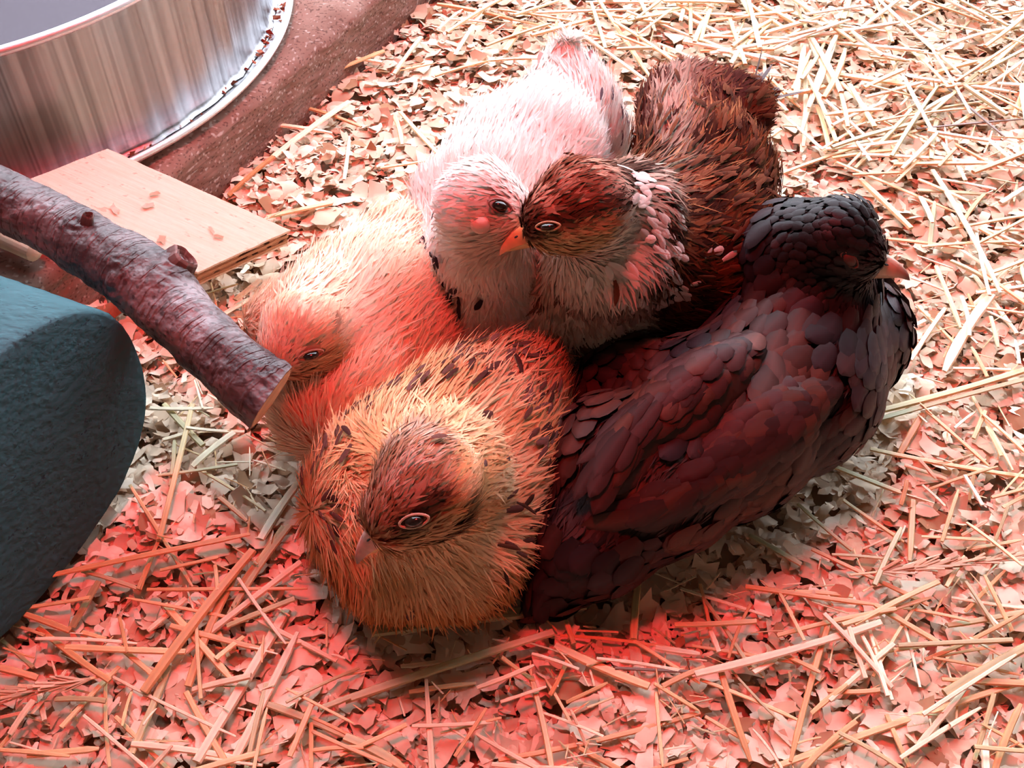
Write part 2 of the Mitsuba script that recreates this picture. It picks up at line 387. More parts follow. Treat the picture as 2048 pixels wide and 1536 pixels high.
placed = [  # u0, v0, u1, v1, width in photo pixels, colour
    (1759, 0, 1923, 148, 9, PALE), (1650, 145, 1908, 184, 15, GOLD), (1545, 98, 1700, 39, 11, PALE), (1679, 59, 1603, 266, 11, PALE),
    (1560, 348, 1833, 262, 9, GOLD), (1833, 258, 2048, 238, 6, BROWN), (1724, 309, 2060, 336, 10, PALE), (1720, 359, 1822, 457, 13, GOLD),
    (1865, 340, 2001, 586, 12, PALE), (1771, 90, 1830, 254, 10, PALE), (1400, 45, 1587, 21, 12, GOLD), (1400, 75, 1556, 50, 12, PALE),
    (1535, 152, 1600, 215, 9, GOLD), (1400, 102, 1548, 98, 12, ORANGE), (1513, 291, 1560, 258, 14, GOLD), (1673, 324, 1915, 426, 9, GOLD),
    (1841, 394, 1865, 445, 11, PALE), (1771, 477, 1927, 496, 9, ORANGE), (1857, 0, 1888, 47, 9, PALE), (1888, 47, 2048, 86, 6, GOLD),
    (2001, 406, 2055, 372, 13, PALE), (1822, 555, 1892, 582, 7, PALE), (1634, 211, 1658, 300, 10, GOLD), (1605, 90, 1607, 293, 11, PALE),
    (1896, 176, 2009, 273, 6, BROWN), (1984, 589, 1889, 743, 21, PALE), (1835, 612, 1923, 700, 8, GOLD), (1823, 709, 1863, 660, 8, GOLD),
    (1730, 829, 2060, 737, 15, GOLD), (1735, 845, 2060, 756, 12, OLIVE), (1852, 821, 1978, 932, 9, GOLD), (1941, 786, 2026, 941, 8, GOLD),
    (1966, 829, 2060, 914, 9, GOLD), (1740, 898, 2060, 955, 12, GOLD), (1800, 907, 1846, 826, 14, ORANGE), (1809, 930, 1892, 958, 9, PALE),
    (1826, 1000, 1819, 1122, 13, GOLD), (1623, 1098, 1857, 1209, 11, ORANGE), (1491, 1173, 1749, 1209, 12, ORANGE), (1749, 1209, 1878, 1286, 14, GOLD),
    (1390, 1348, 1763, 1244, 17, PALE), (1658, 1244, 1581, 1523, 13, ORANGE), (1697, 1251, 1731, 1356, 11, PALE), (1550, 1534, 2060, 1359, 14, GOLD),
    (1889, 1387, 2060, 1290, 20, OLIVE), (1421, 1262, 1438, 1304, 12, PALE), (1400, 1168, 1421, 1262, 8, ORANGE), (1442, 1342, 1501, 1523, 14, ORANGE),
    (1400, 1359, 1602, 1443, 9, GOLD), (1773, 1429, 1819, 1534, 10, GOLD), (1857, 1318, 1990, 1293, 7, ORANGE), (1930, 1223, 2011, 1140, 8, GOLD),
    (1843, 1073, 1972, 1080, 8, GOLD), (1934, 1098, 2042, 1080, 9, GOLD), (1895, 1251, 2060, 1221, 13, OLIVE), (1903, 1195, 2060, 1218, 8, PALE),
    (1969, 1470, 1972, 1545, 17, PALE), (1990, 1540, 2042, 1408, 14, ORANGE), (1498, 1070, 1602, 1129, 13, OLIVE), (1595, 1007, 1704, 1101, 9, OLIVE),
    (1686, 1000, 1808, 1084, 9, GOLD), (1410, 1433, 1498, 1485, 9, GOLD), (744, 1264, 1172, 1213, 26, OLIVE), (690, 1400, 1107, 1264, 19, OLIVE),
    (1278, 1151, 1267, 1278, 15, GOLD), (1267, 1281, 1400, 1367, 9, GOLD), (1131, 1240, 1148, 1288, 11, GOLD), (1110, 1291, 1298, 1373, 20, GOLD),
    (1062, 1353, 1103, 1534, 13, GOLD), (997, 1520, 1400, 1425, 12, ORANGE), (1120, 1271, 1400, 1308, 7, ORANGE), (1312, 1384, 1325, 1534, 8, GOLD),
    (1308, 1367, 1397, 1421, 9, GOLD), (1001, 1404, 1093, 1373, 8, PALE), (1230, 1336, 1384, 1343, 7, BROWN), (690, 1474, 812, 1540, 21, OLIVE),
    (1158, 1496, 1240, 1540, 12, ORANGE), (1134, 1322, 1100, 1390, 10, ORANGE), (1325, 1373, 1410, 1335, 13, ORANGE), (342, 1326, 602, 1124, 16, PALE),
    (287, 1384, 506, 1100, 22, ORANGE), (376, 1373, 478, 1134, 18, ORANGE), (458, 1230, 580, 1050, 15, OLIVE), (263, 1507, 338, 1332, 16, OLIVE),
    (393, 1524, 574, 1220, 22, PALE), (458, 1540, 595, 1264, 17, PALE), (492, 1540, 533, 1367, 11, OLIVE), (212, 1346, 472, 1473, 7, PALE),
    (31, 1223, 212, 1278, 10, GOLD), (7, 1244, 89, 1271, 7, GOLD), (89, 1271, 198, 1346, 7, ORANGE), (164, 1141, 280, 1179, 10, OLIVE),
    (280, 1179, 307, 1110, 9, GOLD), (294, 1179, 615, 1177, 9, ORANGE), (104, 1150, 500, 1068, 14, ORANGE), (372, 1384, 461, 1540, 13, ORANGE),
    (-10, 1334, 75, 1356, 16, ORANGE), (55, 1510, 198, 1497, 16, GOLD), (212, 1353, 219, 1534, 8, GOLD), (622, 1445, 622, 1540, 9, GOLD),
    (533, 1408, 700, 1476, 17, OLIVE), (144, 1254, 198, 1162, 15, OLIVE), (639, 1418, 700, 1394, 14, OLIVE), (385, 808, 318, 1079, 12, GOLD),
    (328, 808, 406, 891, 13, OLIVE), (300, 816, 427, 816, 10, PALE), (385, 933, 469, 865, 17, PALE), (521, 1079, 610, 950, 18, PALE),
    (396, 938, 531, 1022, 7, GOLD), (260, 970, 385, 1173, 8, GOLD), (479, 1173, 568, 1053, 15, OLIVE), (318, 1079, 276, 1178, 9, GOLD),
    (655, 109, 765, 125, 9, PALE), (671, 141, 768, 102, 11, GOLD), (788, 148, 843, 74, 10, PALE), (870, 152, 979, 121, 8, GOLD),
    (979, 121, 1080, 117, 8, GOLD), (800, 223, 874, 305, 10, GOLD), (788, 230, 804, 289, 10, GOLD), (761, 336, 862, 320, 7, GOLD),
    (512, 246, 664, 266, 10, PALE), (547, 313, 699, 203, 15, PALE), (457, 391, 547, 313, 11, ORANGE), (688, 359, 699, 273, 8, PALE),
    (594, 211, 723, 254, 9, ORANGE), (535, 434, 664, 406, 12, GOLD), (874, 8, 1026, 39, 10, ORANGE), (1026, 39, 1229, 78, 9, ORANGE),
    (1198, 0, 1307, 164, 10, GOLD), (1030, 27, 1420, 16, 8, PALE), (1315, 86, 1401, 125, 7, PALE), (1116, 31, 1112, 90, 6, ORANGE),
    (1280, 0, 1311, 62, 9, PALE), (1229, 43, 1362, 133, 9, GOLD), (1010, 102, 1042, 51, 16, ORANGE), (1150, 60, 1330, 190, 9, PALE),
    (470, 600, 520, 560, 14, OLIVE), (430, 640, 500, 596, 12, PALE), (1740, 700, 1850, 640, 10, PALE), (1660, 930, 1800, 985, 12, OLIVE),
]
AREAS = [(lambda u, v: v < 420 and u > 1400, 'in the far right straw behind the dark chicks', 'straw stalks behind the dark chicks'),
         (lambda u, v: v < 480, 'on the shavings behind the white and buff chicks', 'straw stalks behind the white and buff chicks'),
         (lambda u, v: u > 1400 and v < 1050, 'on the shavings to the right of the black chick', 'straw stalks right of the black chick'),
         (lambda u, v: u > 1180, 'on the shavings in front of the black chick', 'straw stalks in front of the black chick'),
         (lambda u, v: u > 640, 'on the shavings in front of the speckled buff chick', 'straw stalks in front of the speckled chick'),
         (lambda u, v: v < 1100, 'on the shavings between the teal block and the chicks', 'straw stalks between block and chicks'),
         (lambda u, v: True, 'on the shavings in the near left corner', 'straw stalks in the near left corner')]
TONE = {PALE: 'pale', GOLD: 'golden', OLIVE: 'dull olive', ORANGE: 'orange', BROWN: 'dark brown'}
SPECIAL = {(744, 1264): 'thick olive straw stalk lying along the front of the speckled and black chicks',
           (690, 1400): 'long olive brown straw stalk pointing up to the tail of the black chick',
           (342, 1326): 'whitish shiny straw stalk leaning against the left side of the speckled chick',
           (1390, 1348): 'broad whitish straw stalk lying level in the near right shavings',
           (1984, 589): 'short broad pale straw stalk with a node right of the black chick',
           (1278, 1151): 'short upright golden straw stalk touching the underside of the black chick',
           (1550, 1534): 'long golden straw stalk running from the lower edge to the right edge',
           (1889, 1387): 'broad flat olive straw blade at the right edge of the foreground',
           (1833, 258): 'thin dark brown stem lying far right in the straw',
           (1230, 1336): 'short dark brown stem in front of the black chick',
           (1896, 176): 'thin dark brown stem slanting down in the far right straw',
           (1650, 145): 'thick golden straw stalk lying level in the far right straw',
           (512, 246): 'whitish straw stalk lying level by the paver corner',
           (547, 313): 'pale straw stalk slanting beside the brown paver'}
g = np.random.default_rng(5)


def lay(u0, v0, u1, v1, wpx, col, stack):
    a, b = spot(u0, v0, 0.004), spot(u1, v1, 0.004)
    w = wpx * 0.5 * (pix(a)[2] + pix(b)[2]) / FPX
    z0, z1 = (max(bed_height(p[:2]), -0.004) + 0.0035 + w * 0.35 + stack * g.uniform(0.2, 1.0) for p in (a, b))
    a, b = spot(u0, v0, z0), spot(u1, v1, z1)
    return straw_mesh(a, b, w, np.array(col) * g.uniform(0.88, 1.08), g, flat=g.uniform(0.4, 0.75), bend=g.normal(0, 0.012), sag=0.006)


def straw_label(key, u, v, col, first=None):
    where, group = next((w_, g_) for test, w_, g_ in AREAS if test(u, v))
    sp_ = SPECIAL.get(first)
    if sp_:
        tag(key, sp_, 'straw')
    else:
        tag(key, f'{TONE[col]} straw stalk lying {where}', 'straw', f'{TONE[col]} {group}')


for (u0, v0, u1, v1, w, c) in placed:
    key = put(numbered('straw_stalk'), raw_ply(*[(m := lay(u0, v0, u1, v1, w, c, 0.006))[0], m[1]], 'm_straw', m[2]))
    straw_label(key, (u0 + u1) / 2, (v0 + v1) / 2, c, (u0, v0))

# the scattered rest: more where the photograph is strewn more thickly
zones = [(1380, 2060, -10, 330, 150, (7, 12), 200), (1550, 2060, 300, 620, 60, (7, 11), 170), (840, 1400, -10, 120, 42, (6, 10), 170),
         (1780, 2060, 600, 1100, 34, (6, 10), 150), (1300, 2060, 1100, 1545, 46, (6, 13), 230), (-10, 620, 1200, 1545, 36, (7, 15), 230),
         (620, 1300, 1320, 1545, 22, (6, 11), 180), (500, 900, 120, 430, 16, (6, 9), 90), (260, 520, 800, 1200, 10, (7, 11), 150)]
loose_v, loose_f, loose_c, n_ind, at0 = [], [], [], 0, 0
COLS = [PALE, GOLD, GOLD, PALE, ORANGE, OLIVE]
extra = []
for (ua, ub, va, vb, n, (wa, wb), ln) in zones:
    for _ in range(n):
        u, v = g.uniform(ua, ub), g.uniform(va, vb)
        t = g.normal(0.0, 0.75) + (0 if g.uniform() < 0.7 else 1.5)
        L = ln * g.uniform(0.35, 1.1)
        extra.append((u - L / 2 * math.cos(t), v + L / 2 * math.sin(t) * 0.75, u + L / 2 * math.cos(t), v - L / 2 * math.sin(t) * 0.75,
                      g.uniform(wa, wb), COLS[g.integers(len(COLS))]))
BUSY = [(1100, 420, 560, 330), (850, 980, 270, 280), (1450, 800, 380, 360), (720, 640, 240, 280), (1690, 500, 150, 120)]


def blocked(u, v):
    return any(((u - a) / c) ** 2 + ((v - b) / d) ** 2 < 1 for a, b, c, d in BUSY)


extra = [e for e in extra if not (blocked(e[0], e[1]) or blocked(e[2], e[3]) or blocked((e[0] + e[2]) / 2, (e[1] + e[3]) / 2)) and
         off_paver(spot(e[0], e[1])[:2]) > 0.012 and off_paver(spot(e[2], e[3])[:2]) > 0.012 and not (min(e[0], e[2]) < 300 and e[1] < 1200)]
extra.sort(key=lambda e: -math.hypot(e[2] - e[0], e[3] - e[1]) * e[4])
room = 296 - len(placed)
for k, e in enumerate(extra):
    v, f, c = lay(*e, 0.009)
    if k < room:
        key = put(numbered('straw_stalk'), raw_ply(v, f, 'm_straw', c))
        straw_label(key, (e[0] + e[2]) / 2, (e[1] + e[3]) / 2, e[5])
    else:
        loose_v.append(v); loose_f.append(f + at0); loose_c.append(c)
        at0 += len(v)
# thin broken bits of straw, too many to count
for _ in range(900):
    u, v = g.uniform(-20, 2070), g.uniform(-20, 1560)
    if blocked(u, v) or off_paver(spot(u, v)[:2]) < 0.012 or (u < 330 and v < 1250):
        continue
    t, L = g.uniform(0, np.pi), g.uniform(25, 90)
    v_, f_, c_ = lay(u, v, u + L * math.cos(t), v - 0.7 * L * math.sin(t), g.uniform(2.2, 5), COLS[g.integers(len(COLS))], 0.006)
    loose_v.append(v_); loose_f.append(f_ + at0); loose_c.append(c_)
    at0 += len(v_)
# more loose straw around the part of the bed that the photograph shows
for _ in range(420):
    p = np.array([g.uniform(-0.44, 0.46), g.uniform(-0.29, 0.46)])
    q = pix([p[0], p[1], 0.0])
    if (-60 < q[0] < 2108 and -60 < q[1] < 1596) or off_paver(p) < 0.03 or abs(p[0]) > 0.24 + 0.36 * (p[1] + 0.30):
        continue
    t, L = g.uniform(0, np.pi), g.uniform(0.015, 0.05)
    e_ = np.array([math.cos(t), math.sin(t), 0.0]) * L
    z_ = bed_height(p) + 0.005 + g.uniform(0, .006)
    v_, f_, c_ = straw_mesh(np.array([*p, z_]) - e_, np.array([*p, z_ + g.uniform(-.003, .004)]) + e_, g.uniform(.0012, .0028), np.array(COLS[g.integers(len(COLS))]), g)
    if off_paver(v_[0][:2]) > .01 and off_paver(v_[-1][:2]) > .01:
        loose_v.append(v_); loose_f.append(f_ + at0); loose_c.append(c_)
        at0 += len(v_)
put('straw_bits', raw_ply(np.vstack(loose_v), np.vstack(loose_f), 'm_straw', np.vstack(loose_c)))
tag('straw_bits', 'small broken bits of straw scattered over all the shavings', 'straw bits', kind='stuff')


def seed_head(u0, v0, u1, v1, label):
    key = numbered('grass_seed_head')
    a, b = spot(u0, v0, 0.010), spot(u1, v1, 0.012)
    v, f, c = straw_mesh(a, b, 0.0012, GOLD, g, rows=9)
    put(key + '__stem', raw_ply(v, f, 'm_straw', c))
    vs, fs, cs, n = [], [], [], 0
    d = unit(b - a)
    for s in np.linspace(0.15, 1.0, 90):
        p = a + (b - a) * s
        sd = unit(np.cross(d, [0, 0, 1.0])) * g.normal(0, 1) + np.array([0, 0, 1.0]) * abs(g.normal(0, .5))
        q = p + d * g.uniform(.006, .011) + unit(sd) * g.uniform(0.0006, 0.0035) * (1.15 - s * 0.5)
        v, f, c = straw_mesh(p, q, g.uniform(.0008, .0016), np.array((0.62, 0.42, 0.24)) * g.uniform(.7, 1.1), g, rows=3)
        vs.append(v); fs.append(f + n); cs.append(c); n += len(v)
    put(key + '__seeds', raw_ply(np.vstack(vs), np.vstack(fs), 'm_straw', np.vstack(cs)))
    tag(key + '__seeds', 'brush of fine brown husks', kind='stuff')
    tag(key, label, 'seed head')


seed_head(1700, 1150, 2060, 1112, 'feathery brown grass seed head at the right edge before the black chick')
seed_head(215, 1350, -15, 1398, 'feathery brown grass seed head at the left edge of the foreground')

# ---------------------------------------------------------------- paver, waterer, plywood


def noisy(mesh, amp, freq, seed=0):
    v = np.array(mesh.vertices)
    n = np.array(mesh.vertex_normals)
    d = meshkit.fbm(v * freq, 3, seed) - 0.5
    return trimesh.Trimesh(v + n * (d * amp)[:, None], mesh.faces, process=False)


def rounded_box(lx, ly, lz, r, step):
    m = trimesh.creation.box(extents=[lx - 2 * r, ly - 2 * r, lz - 2 * r])
    m = m.subdivide_to_size(step)
    m.merge_vertices()
    v = np.array(m.vertices)
    h = np.array([lx, ly, lz]) / 2 - r
    inner = np.clip(v, -h + 1e-4, h - 1e-4)
    on = np.abs(v) > h - 1e-6
    nrm = unit(np.where(on, np.sign(v), 0))
    return trimesh.Trimesh(v + nrm * r, m.faces, process=False)


L_ = 0.62
pm = rounded_box(L_, 0.46, 0.054, 0.004, 0.008)
pm = noisy(noisy(pm, 0.0035, 60, 3), 0.0022, 300, 9)
mid = (paver_edge[0] + paver_edge[1]) / 2 - pe_n * 0.23
M4 = np.eye(4)
M4[:3, 0] = [*pe_d, 0]; M4[:3, 1] = [*(-pe_n), 0]; M4[:3, 2] = [0, 0, 1]
if np.linalg.det(M4[:3, :3]) < 0:
    M4[:3, 1] *= -1
M4[:3, 3] = [*mid, PAVER_TOP - 0.027]
pm.apply_transform(M4)
put('paver', mikit.ply(pm, 'm_paver', smooth=True))
tag('paver', 'rough reddish brown concrete paver under the metal waterer', 'paver')

PC = np.array([-0.3094, 0.2372])
Z0 = PAVER_TOP + 0.002


def lathe(pts, n=220, uvs=True):
    pts = np.asarray(pts, float)
    a_ = np.linspace(0, 2 * np.pi, n + 1)
    r, z = pts[:, 0], pts[:, 1]
    v = np.stack([r[:, None] * np.cos(a_), r[:, None] * np.sin(a_), np.broadcast_to(z[:, None], (len(r), n + 1))], -1)
    ln = np.concatenate([[0], np.cumsum(np.linalg.norm(np.diff(pts, axis=0), axis=1))])
    uv = np.stack([np.broadcast_to(a_ * 0.2, v.shape[:2]), np.broadcast_to(ln[:, None], v.shape[:2])], -1)
    i, j = np.meshgrid(np.arange(len(r) - 1), np.arange(n), indexing='ij')
    b = i * (n + 1) + j
    q = np.stack([b, b + 1, b + n + 2, b + n + 1], -1).reshape(-1, 4)
    return v.reshape(-1, 3) + np.array([PC[0], PC[1], 0]), np.vstack([q[:, [0, 1, 2]], q[:, [0, 2, 3]]]), uv.reshape(-1, 2)


def bead(r, z, a, n=10, start=0.0, sweep=2 * np.pi):
    t = np.linspace(start, start + sweep, n)
    return [(r + a * math.cos(x), z + a * math.sin(x)) for x in t]


def lathe_ply(pts, bsdf, ripple=0.0):
    v, f, uv = lathe(pts)
    if ripple:
        d = v[:, :2] - PC
        r_ = np.linalg.norm(d, axis=1)
        an = np.arctan2(d[:, 1], d[:, 0])
        q = meshkit.noise(np.stack([an * 26, v[:, 2] * 8, an * 0], -1), 3) + 0.5 * meshkit.noise(np.stack([an * 70, v[:, 2] * 5, an * 0], -1), 5)
        v[:, :2] += (d / r_[:, None]) * ((q - 0.75) * ripple)[:, None]
    return mikit.ply((v, f), bsdf, smooth=True, uv=uv)


wt = 'waterer'
TOPR, TOPZ, WR = 0.1725, 0.106, 0.1735
put(wt + '__wall', lathe_ply([(WR + .0035, Z0 + 0.0018), (WR + .0015, Z0 + 0.0026), (WR + .0004, Z0 + 0.0045), (WR, Z0 + 0.009)] + [(WR + (TOPR - WR) * s, Z0 + 0.009 + (TOPZ - Z0 - 0.009) * s) for s in np.linspace(0.05, 1, 14)], 'm_metal', 0.0022))
put(wt + '__top_rim', lathe_ply(bead(TOPR + 0.0004, TOPZ + 0.001, 0.0022, 14), 'm_bright_metal'))
put(wt + '__top_pan', lathe_ply([(TOPR - 0.001, TOPZ), (TOPR - 0.004, TOPZ - 0.006), (TOPR - 0.007, TOPZ - 0.014), (0.12, TOPZ - 0.015), (0.002, TOPZ - 0.014)], 'm_dull_metal'))
put(wt + '__tray', lathe_ply([(0.05, Z0), (WR, Z0 + 0.001), (0.1775, Z0 + 0.0012), (0.1815, Z0 + 0.002), (0.1835, Z0 + 0.005)], 'm_bright_metal'))
put(wt + '__tray_rim', lathe_ply(bead(0.1848, Z0 + 0.005, 0.0020, 14), 'm_bright_metal'))
tag(wt, 'round galvanised metal waterer with streaked wall standing on the brown paver', 'waterer')
tag(wt + '__top_rim', 'bright rolled upper rim')
tag(wt + '__tray_rim', 'bright rolled lower rim')
cv, cf, cc, n = [], [], [], 0
for _ in range(130):
    an = g.uniform(-1.9, 0.3)
    r = g.uniform(0.1755, 0.1825)
    c = np.array([PC[0] + r * math.cos(an), PC[1] + r * math.sin(an), Z0 + 0.0026])
    s = g.uniform(0.0008, 0.0026)
    v = c + g.normal(0, 1, (6, 3)) * s * np.array([.6, .6, .25])
    h = trimesh.Trimesh(v, process=False).convex_hull
    cv.append(h.vertices); cf.append(h.faces + n); n += len(h.vertices)
    cc.append(np.broadcast_to(np.array((0.16, 0.08, 0.05)) * g.uniform(.4, 2.6), h.vertices.shape))
put('waterer_crumbs', raw_ply(np.vstack(cv), np.vstack(cf), 'm_litter', np.vstack(cc)))
tag('waterer_crumbs', 'dark crumbs and bits of shavings lying in the waterer tray', 'crumbs', kind='stuff')

P1, P2, P3 = spot(215, 297, 0.062), spot(580, 460, 0.030), spot(395, 545, 0.030)
P4 = P1 + P3 - P2
pn = unit(np.cross(P2 - P1, P3 - P1))
pn = pn if pn[2] > 0 else -pn


def sheet(top, thick, inset, g_, uvs=False, step=24):
    e1, e2 = P2 - P1, P3 - P2
    l1, l2 = np.linalg.norm(e1), np.linalg.norm(e2)
    a0, a1, b0, b1 = inset / l1, 1 - inset / l1, inset / l2, 1 - inset / l2
    per = [(a0 + (a1 - a0) * t, b0) for t in np.linspace(0, 1, step, endpoint=False)] + [(a1, b0 + (b1 - b0) * t) for t in np.linspace(0, 1, 10, endpoint=False)] + \
          [(a1 - (a1 - a0) * t, b1) for t in np.linspace(0, 1, step, endpoint=False)] + [(a0, b1 - (b1 - b0) * t) for t in np.linspace(0, 1, 10, endpoint=False)]
    per = np.array(per)
    jit = g_.normal(0, 0.00022, (len(per), 1)) * (per - 0.5) / np.array([l1, l2])
    per = per + jit
    p = P1 + per[:, :1] * e1 + per[:, 1:] * e2
    ci = per.mean(0)
    c = P1 + ci[0] * e1 + ci[1] * e2
    n_ = len(per)
    v = np.vstack([p - pn * top, p - pn * (top + thick), [c - pn * top], [c - pn * (top + thick)]])
    k = np.arange(n_)
    kk = (k + 1) % n_
    f = np.vstack([np.stack([k, kk, k * 0 + 2 * n_], 1), np.stack([kk + n_, k + n_, k * 0 + 2 * n_ + 1], 1), np.stack([k, k + n_, kk + n_], 1), np.stack([k, kk + n_, kk], 1)])
    if np.dot(np.cross(v[f[0, 1]] - v[f[0, 0]], v[f[0, 2]] - v[f[0, 0]]), pn) < 0:
        f = f[:, ::-1]
    uv = np.vstack([per, per, [ci], [ci]]) * np.array([l1, l2]) * 10
    return v, f, uv


pb = 'plywood_offcut'
for k, (t0, th, ins, m_) in enumerate([(0, .0020, 0.0, 'm_veneer'), (.0020, .0026, .0004, 'm_core_end_grain'), (.0046, .0030, .0001, 'm_core'), (.0076, .0026, .0004, 'm_core_end_grain'),
                                       (.0102, .0030, .0001, 'm_core'), (.0132, .0018, 0.0, 'm_veneer')]):
    v, f, uv = sheet(t0, th, ins, g)
    child(pb, 'veneer', mikit.ply((v, f), m_, smooth=False, uv=uv))
tag(pb, 'pale plywood offcut leaning on the waterer tray behind the branch', 'plywood')
for k in range(6):          # loose chips lying on the board
    a_, b_ = g.uniform(0.25, 0.85), g.uniform(0.15, 0.85)
    c = P1 + a_ * (P2 - P1) + b_ * (P3 - P2) + pn * 0.0008
    v = v2[pick[k]] - ctr2[pick[k]]
    ex, ey = unit(P2 - P1), unit(np.cross(pn, P2 - P1))
    v = c + (v[:, :1] * ex + v[:, 1:2] * ey) * 0.30 + np.abs(v[:, 2:]) * pn * 0.06
    key = put(numbered('thin_shaving'), raw_ply(v, F2[0], 'm_litter', c2[pick[k]] * 0.8))
    tag(key, 'tiny wood shaving lying on the plywood offcut', 'wood shaving', 'shavings on the plywood')

# ---------------------------------------------------------------- branch, twig, beam


def smooth_path(pts, n):
    from scipy.interpolate import CubicSpline
    pts = np.asarray(pts, float)
    t = np.concatenate([[0], np.cumsum(np.linalg.norm(np.diff(pts[:, :3], axis=0), axis=1))])
    return CubicSpline(t, pts)(np.linspace(0, t[-1], n)), t[-1]


def tube(path, rad, sides, bumps=None, cap=True):
    d = unit(np.gradient(path, axis=0))
    up = np.array([0, 0, 1.0])
    s = unit(np.cross(d, up))
    w = np.cross(s, d)
    an = np.linspace(0, 2 * np.pi, sides + 1)
    dirs = np.cos(an)[None, :, None] * s[:, None] + np.sin(an)[None, :, None] * w[:, None]
    R = np.broadcast_to(np.asarray(rad)[:, None], (len(path), sides + 1)).copy()
    v = path[:, None] + dirs * R[..., None]
    if bumps is not None:
        R = R + bumps(v, dirs, an)
        R[:, -1] = R[:, 0]
        v = path[:, None] + dirs * R[..., None]
    ln = np.concatenate([[0], np.cumsum(np.linalg.norm(np.diff(path, axis=0), axis=1))])
    uv = np.stack(np.broadcast_arrays(an[None] / (2 * np.pi), ln[:, None]), -1)
    i, j = np.meshgrid(np.arange(len(path) - 1), np.arange(sides), indexing='ij')
    b = i * (sides + 1) + j
    q = np.stack([b, b + 1, b + sides + 2, b + sides + 1], -1).reshape(-1, 4)
    return v, np.vstack([q[:, [0, 2, 1]], q[:, [0, 3, 2]]]), uv, d


bpts = [(-330, 240, .092, 48), (-120, 345, .090, 57), (0, 395, .088, 61), (110, 452, .086, 63), (205, 508, .084, 66), (285, 560, .082, 72), (345, 612, .080, 70), (400, 672, .078, 68), (470, 738, .076, 68), (541, 800, .074, 69)]
bp = np.array([[*spot(u, v, z), r * pix(spot(u, v, z))[2] / FPX] for u, v, z, r in bpts])
path, blen = smooth_path(bp, 150)
KN = [(spot(356, 528, .090), 0.0065, 0.0075), (spot(243, 560, .088), 0.0030, 0.006), (spot(172, 444, .094), 0.0022, 0.005), (spot(562, 742, .082), 0.0026, 0.0045)]


def bark_bumps(v, dirs, an):
    o = (meshkit.fbm(v * 120, 3, 2) - 0.5) * 0.0020 + (meshkit.fbm(v * 420, 2, 7) - 0.5) * 0.0010 + (meshkit.fbm(v * 45, 2, 5) - 0.5) * 0.0030
    for c, a_, w_ in KN:
        d2 = ((v - c) ** 2).sum(-1)
        o += a_ * np.exp(-d2 / w_ ** 2) * 0.55 + 0.0007 * np.sin(np.sqrt(d2) * 2300) * np.exp(-d2 / (1.5 * w_) ** 2)
    return o


v, f, uv, d = tube(path[:, :3], path[:, 3], 72, bark_bumps)
# the saw cut runs slantwise: the last rings end on its plane
cut_m = unit(np.cross(unit(path[-1, :3] - CAM), spot(578, 742, .074) - spot(500, 856, .074)))
cut_m = cut_m if cut_m @ d[-1] > 0 else -cut_m
cut_m = unit(cut_m - 0.10 * unit(path[-1, :3] - CAM))
for q_ in range(24):
    k_ = len(v) - 1 - q_
    lim = ((path[-1, :3] - d[-1] * (0.0006 * q_) - v[k_]) @ cut_m) / (d[-1] @ cut_m)
    v[k_] = v[k_] + d[-1] * (np.minimum(lim, 0) if q_ else lim)[:, None]
d[-1] = cut_m
br = 'branch'
put(br + '__bark', mikit.ply((v.reshape(-1, 3), f), 'm_bark', smooth=True, uv=uv.reshape(-1, 2)))
end = v[-1, :-1]
ec = end.mean(0) + d[-1] * 0.0004
rings_v, cols_ = [], []
for q in (1.0, 0.93, 0.9, 0.6, 0.3):
    rings_v.append(ec + (end - ec) * q + d[-1] * 0.0006 * (1 - q))
    cols_.append(np.broadcast_to(np.array((0.30, 0.21, 0.16) if q > 0.91 else (0.62, 0.45, 0.30)) * (1 if q != .6 else 0.85), (72, 3)))
rv = np.vstack(rings_v + [[ec + d[-1] * 0.0006]])
k = np.arange(72)
kk = (k + 1) % 72
cfaces = np.vstack([np.vstack([np.stack([r * 72 + k, r * 72 + kk, (r + 1) * 72 + kk], 1), np.stack([r * 72 + k, (r + 1) * 72 + kk, (r + 1) * 72 + k], 1)]) for r in range(4)] + [np.stack([4 * 72 + k, 4 * 72 + kk, k * 0 + 360], 1)])
child(br, 'cut_end', raw_ply(rv, cfaces, 'm_knot', np.vstack(cols_ + [[(0.55, 0.4, 0.27)]])), 'pale sawn end face')


def knot(c, r, axis, h):
    axis = unit(axis)
    s = unit(np.cross(axis, [0.3, 0.5, 0.8]))
    w = np.cross(axis, s)
    an = np.linspace(0, 2 * np.pi, 28, endpoint=False)
    prof_ = [(1.25, -1.2), (1.12, 0.0), (1.0, .55), (0.86, .75), (0.72, .45), (0.6, .62), (0.45, .3), (0.3, .45), (0.12, .2)]
    tone_ = [.09, .10, .13, .20, .07, .17, .06, .13, .05]
    rr = 1 + 0.12 * np.sin(an * 3 + 1) + g.normal(0, .04, 28)
    vs = [c + axis * (z * h) + (np.cos(an)[:, None] * s + np.sin(an)[:, None] * w) * (q * r * rr)[:, None] for q, z in prof_]
    cs = [np.broadcast_to(np.array([1.0, .62, .55]) * t, (28, 3)) for t in tone_]
    k = np.arange(28); kk = (k + 1) % 28
    F = np.vstack([np.vstack([np.stack([i * 28 + k, i * 28 + kk, (i + 1) * 28 + kk], 1), np.stack([i * 28 + k, (i + 1) * 28 + kk, (i + 1) * 28 + k], 1)]) for i in range(len(prof_) - 1)] +
                  [np.stack([(len(prof_) - 1) * 28 + k, (len(prof_) - 1) * 28 + kk, k * 0 + len(prof_) * 28], 1)])
    return raw_ply(np.vstack(vs + [[c + axis * h * .15]]), F, 'm_knot', np.vstack(cs + [[(0.05, .03, .025)]]))


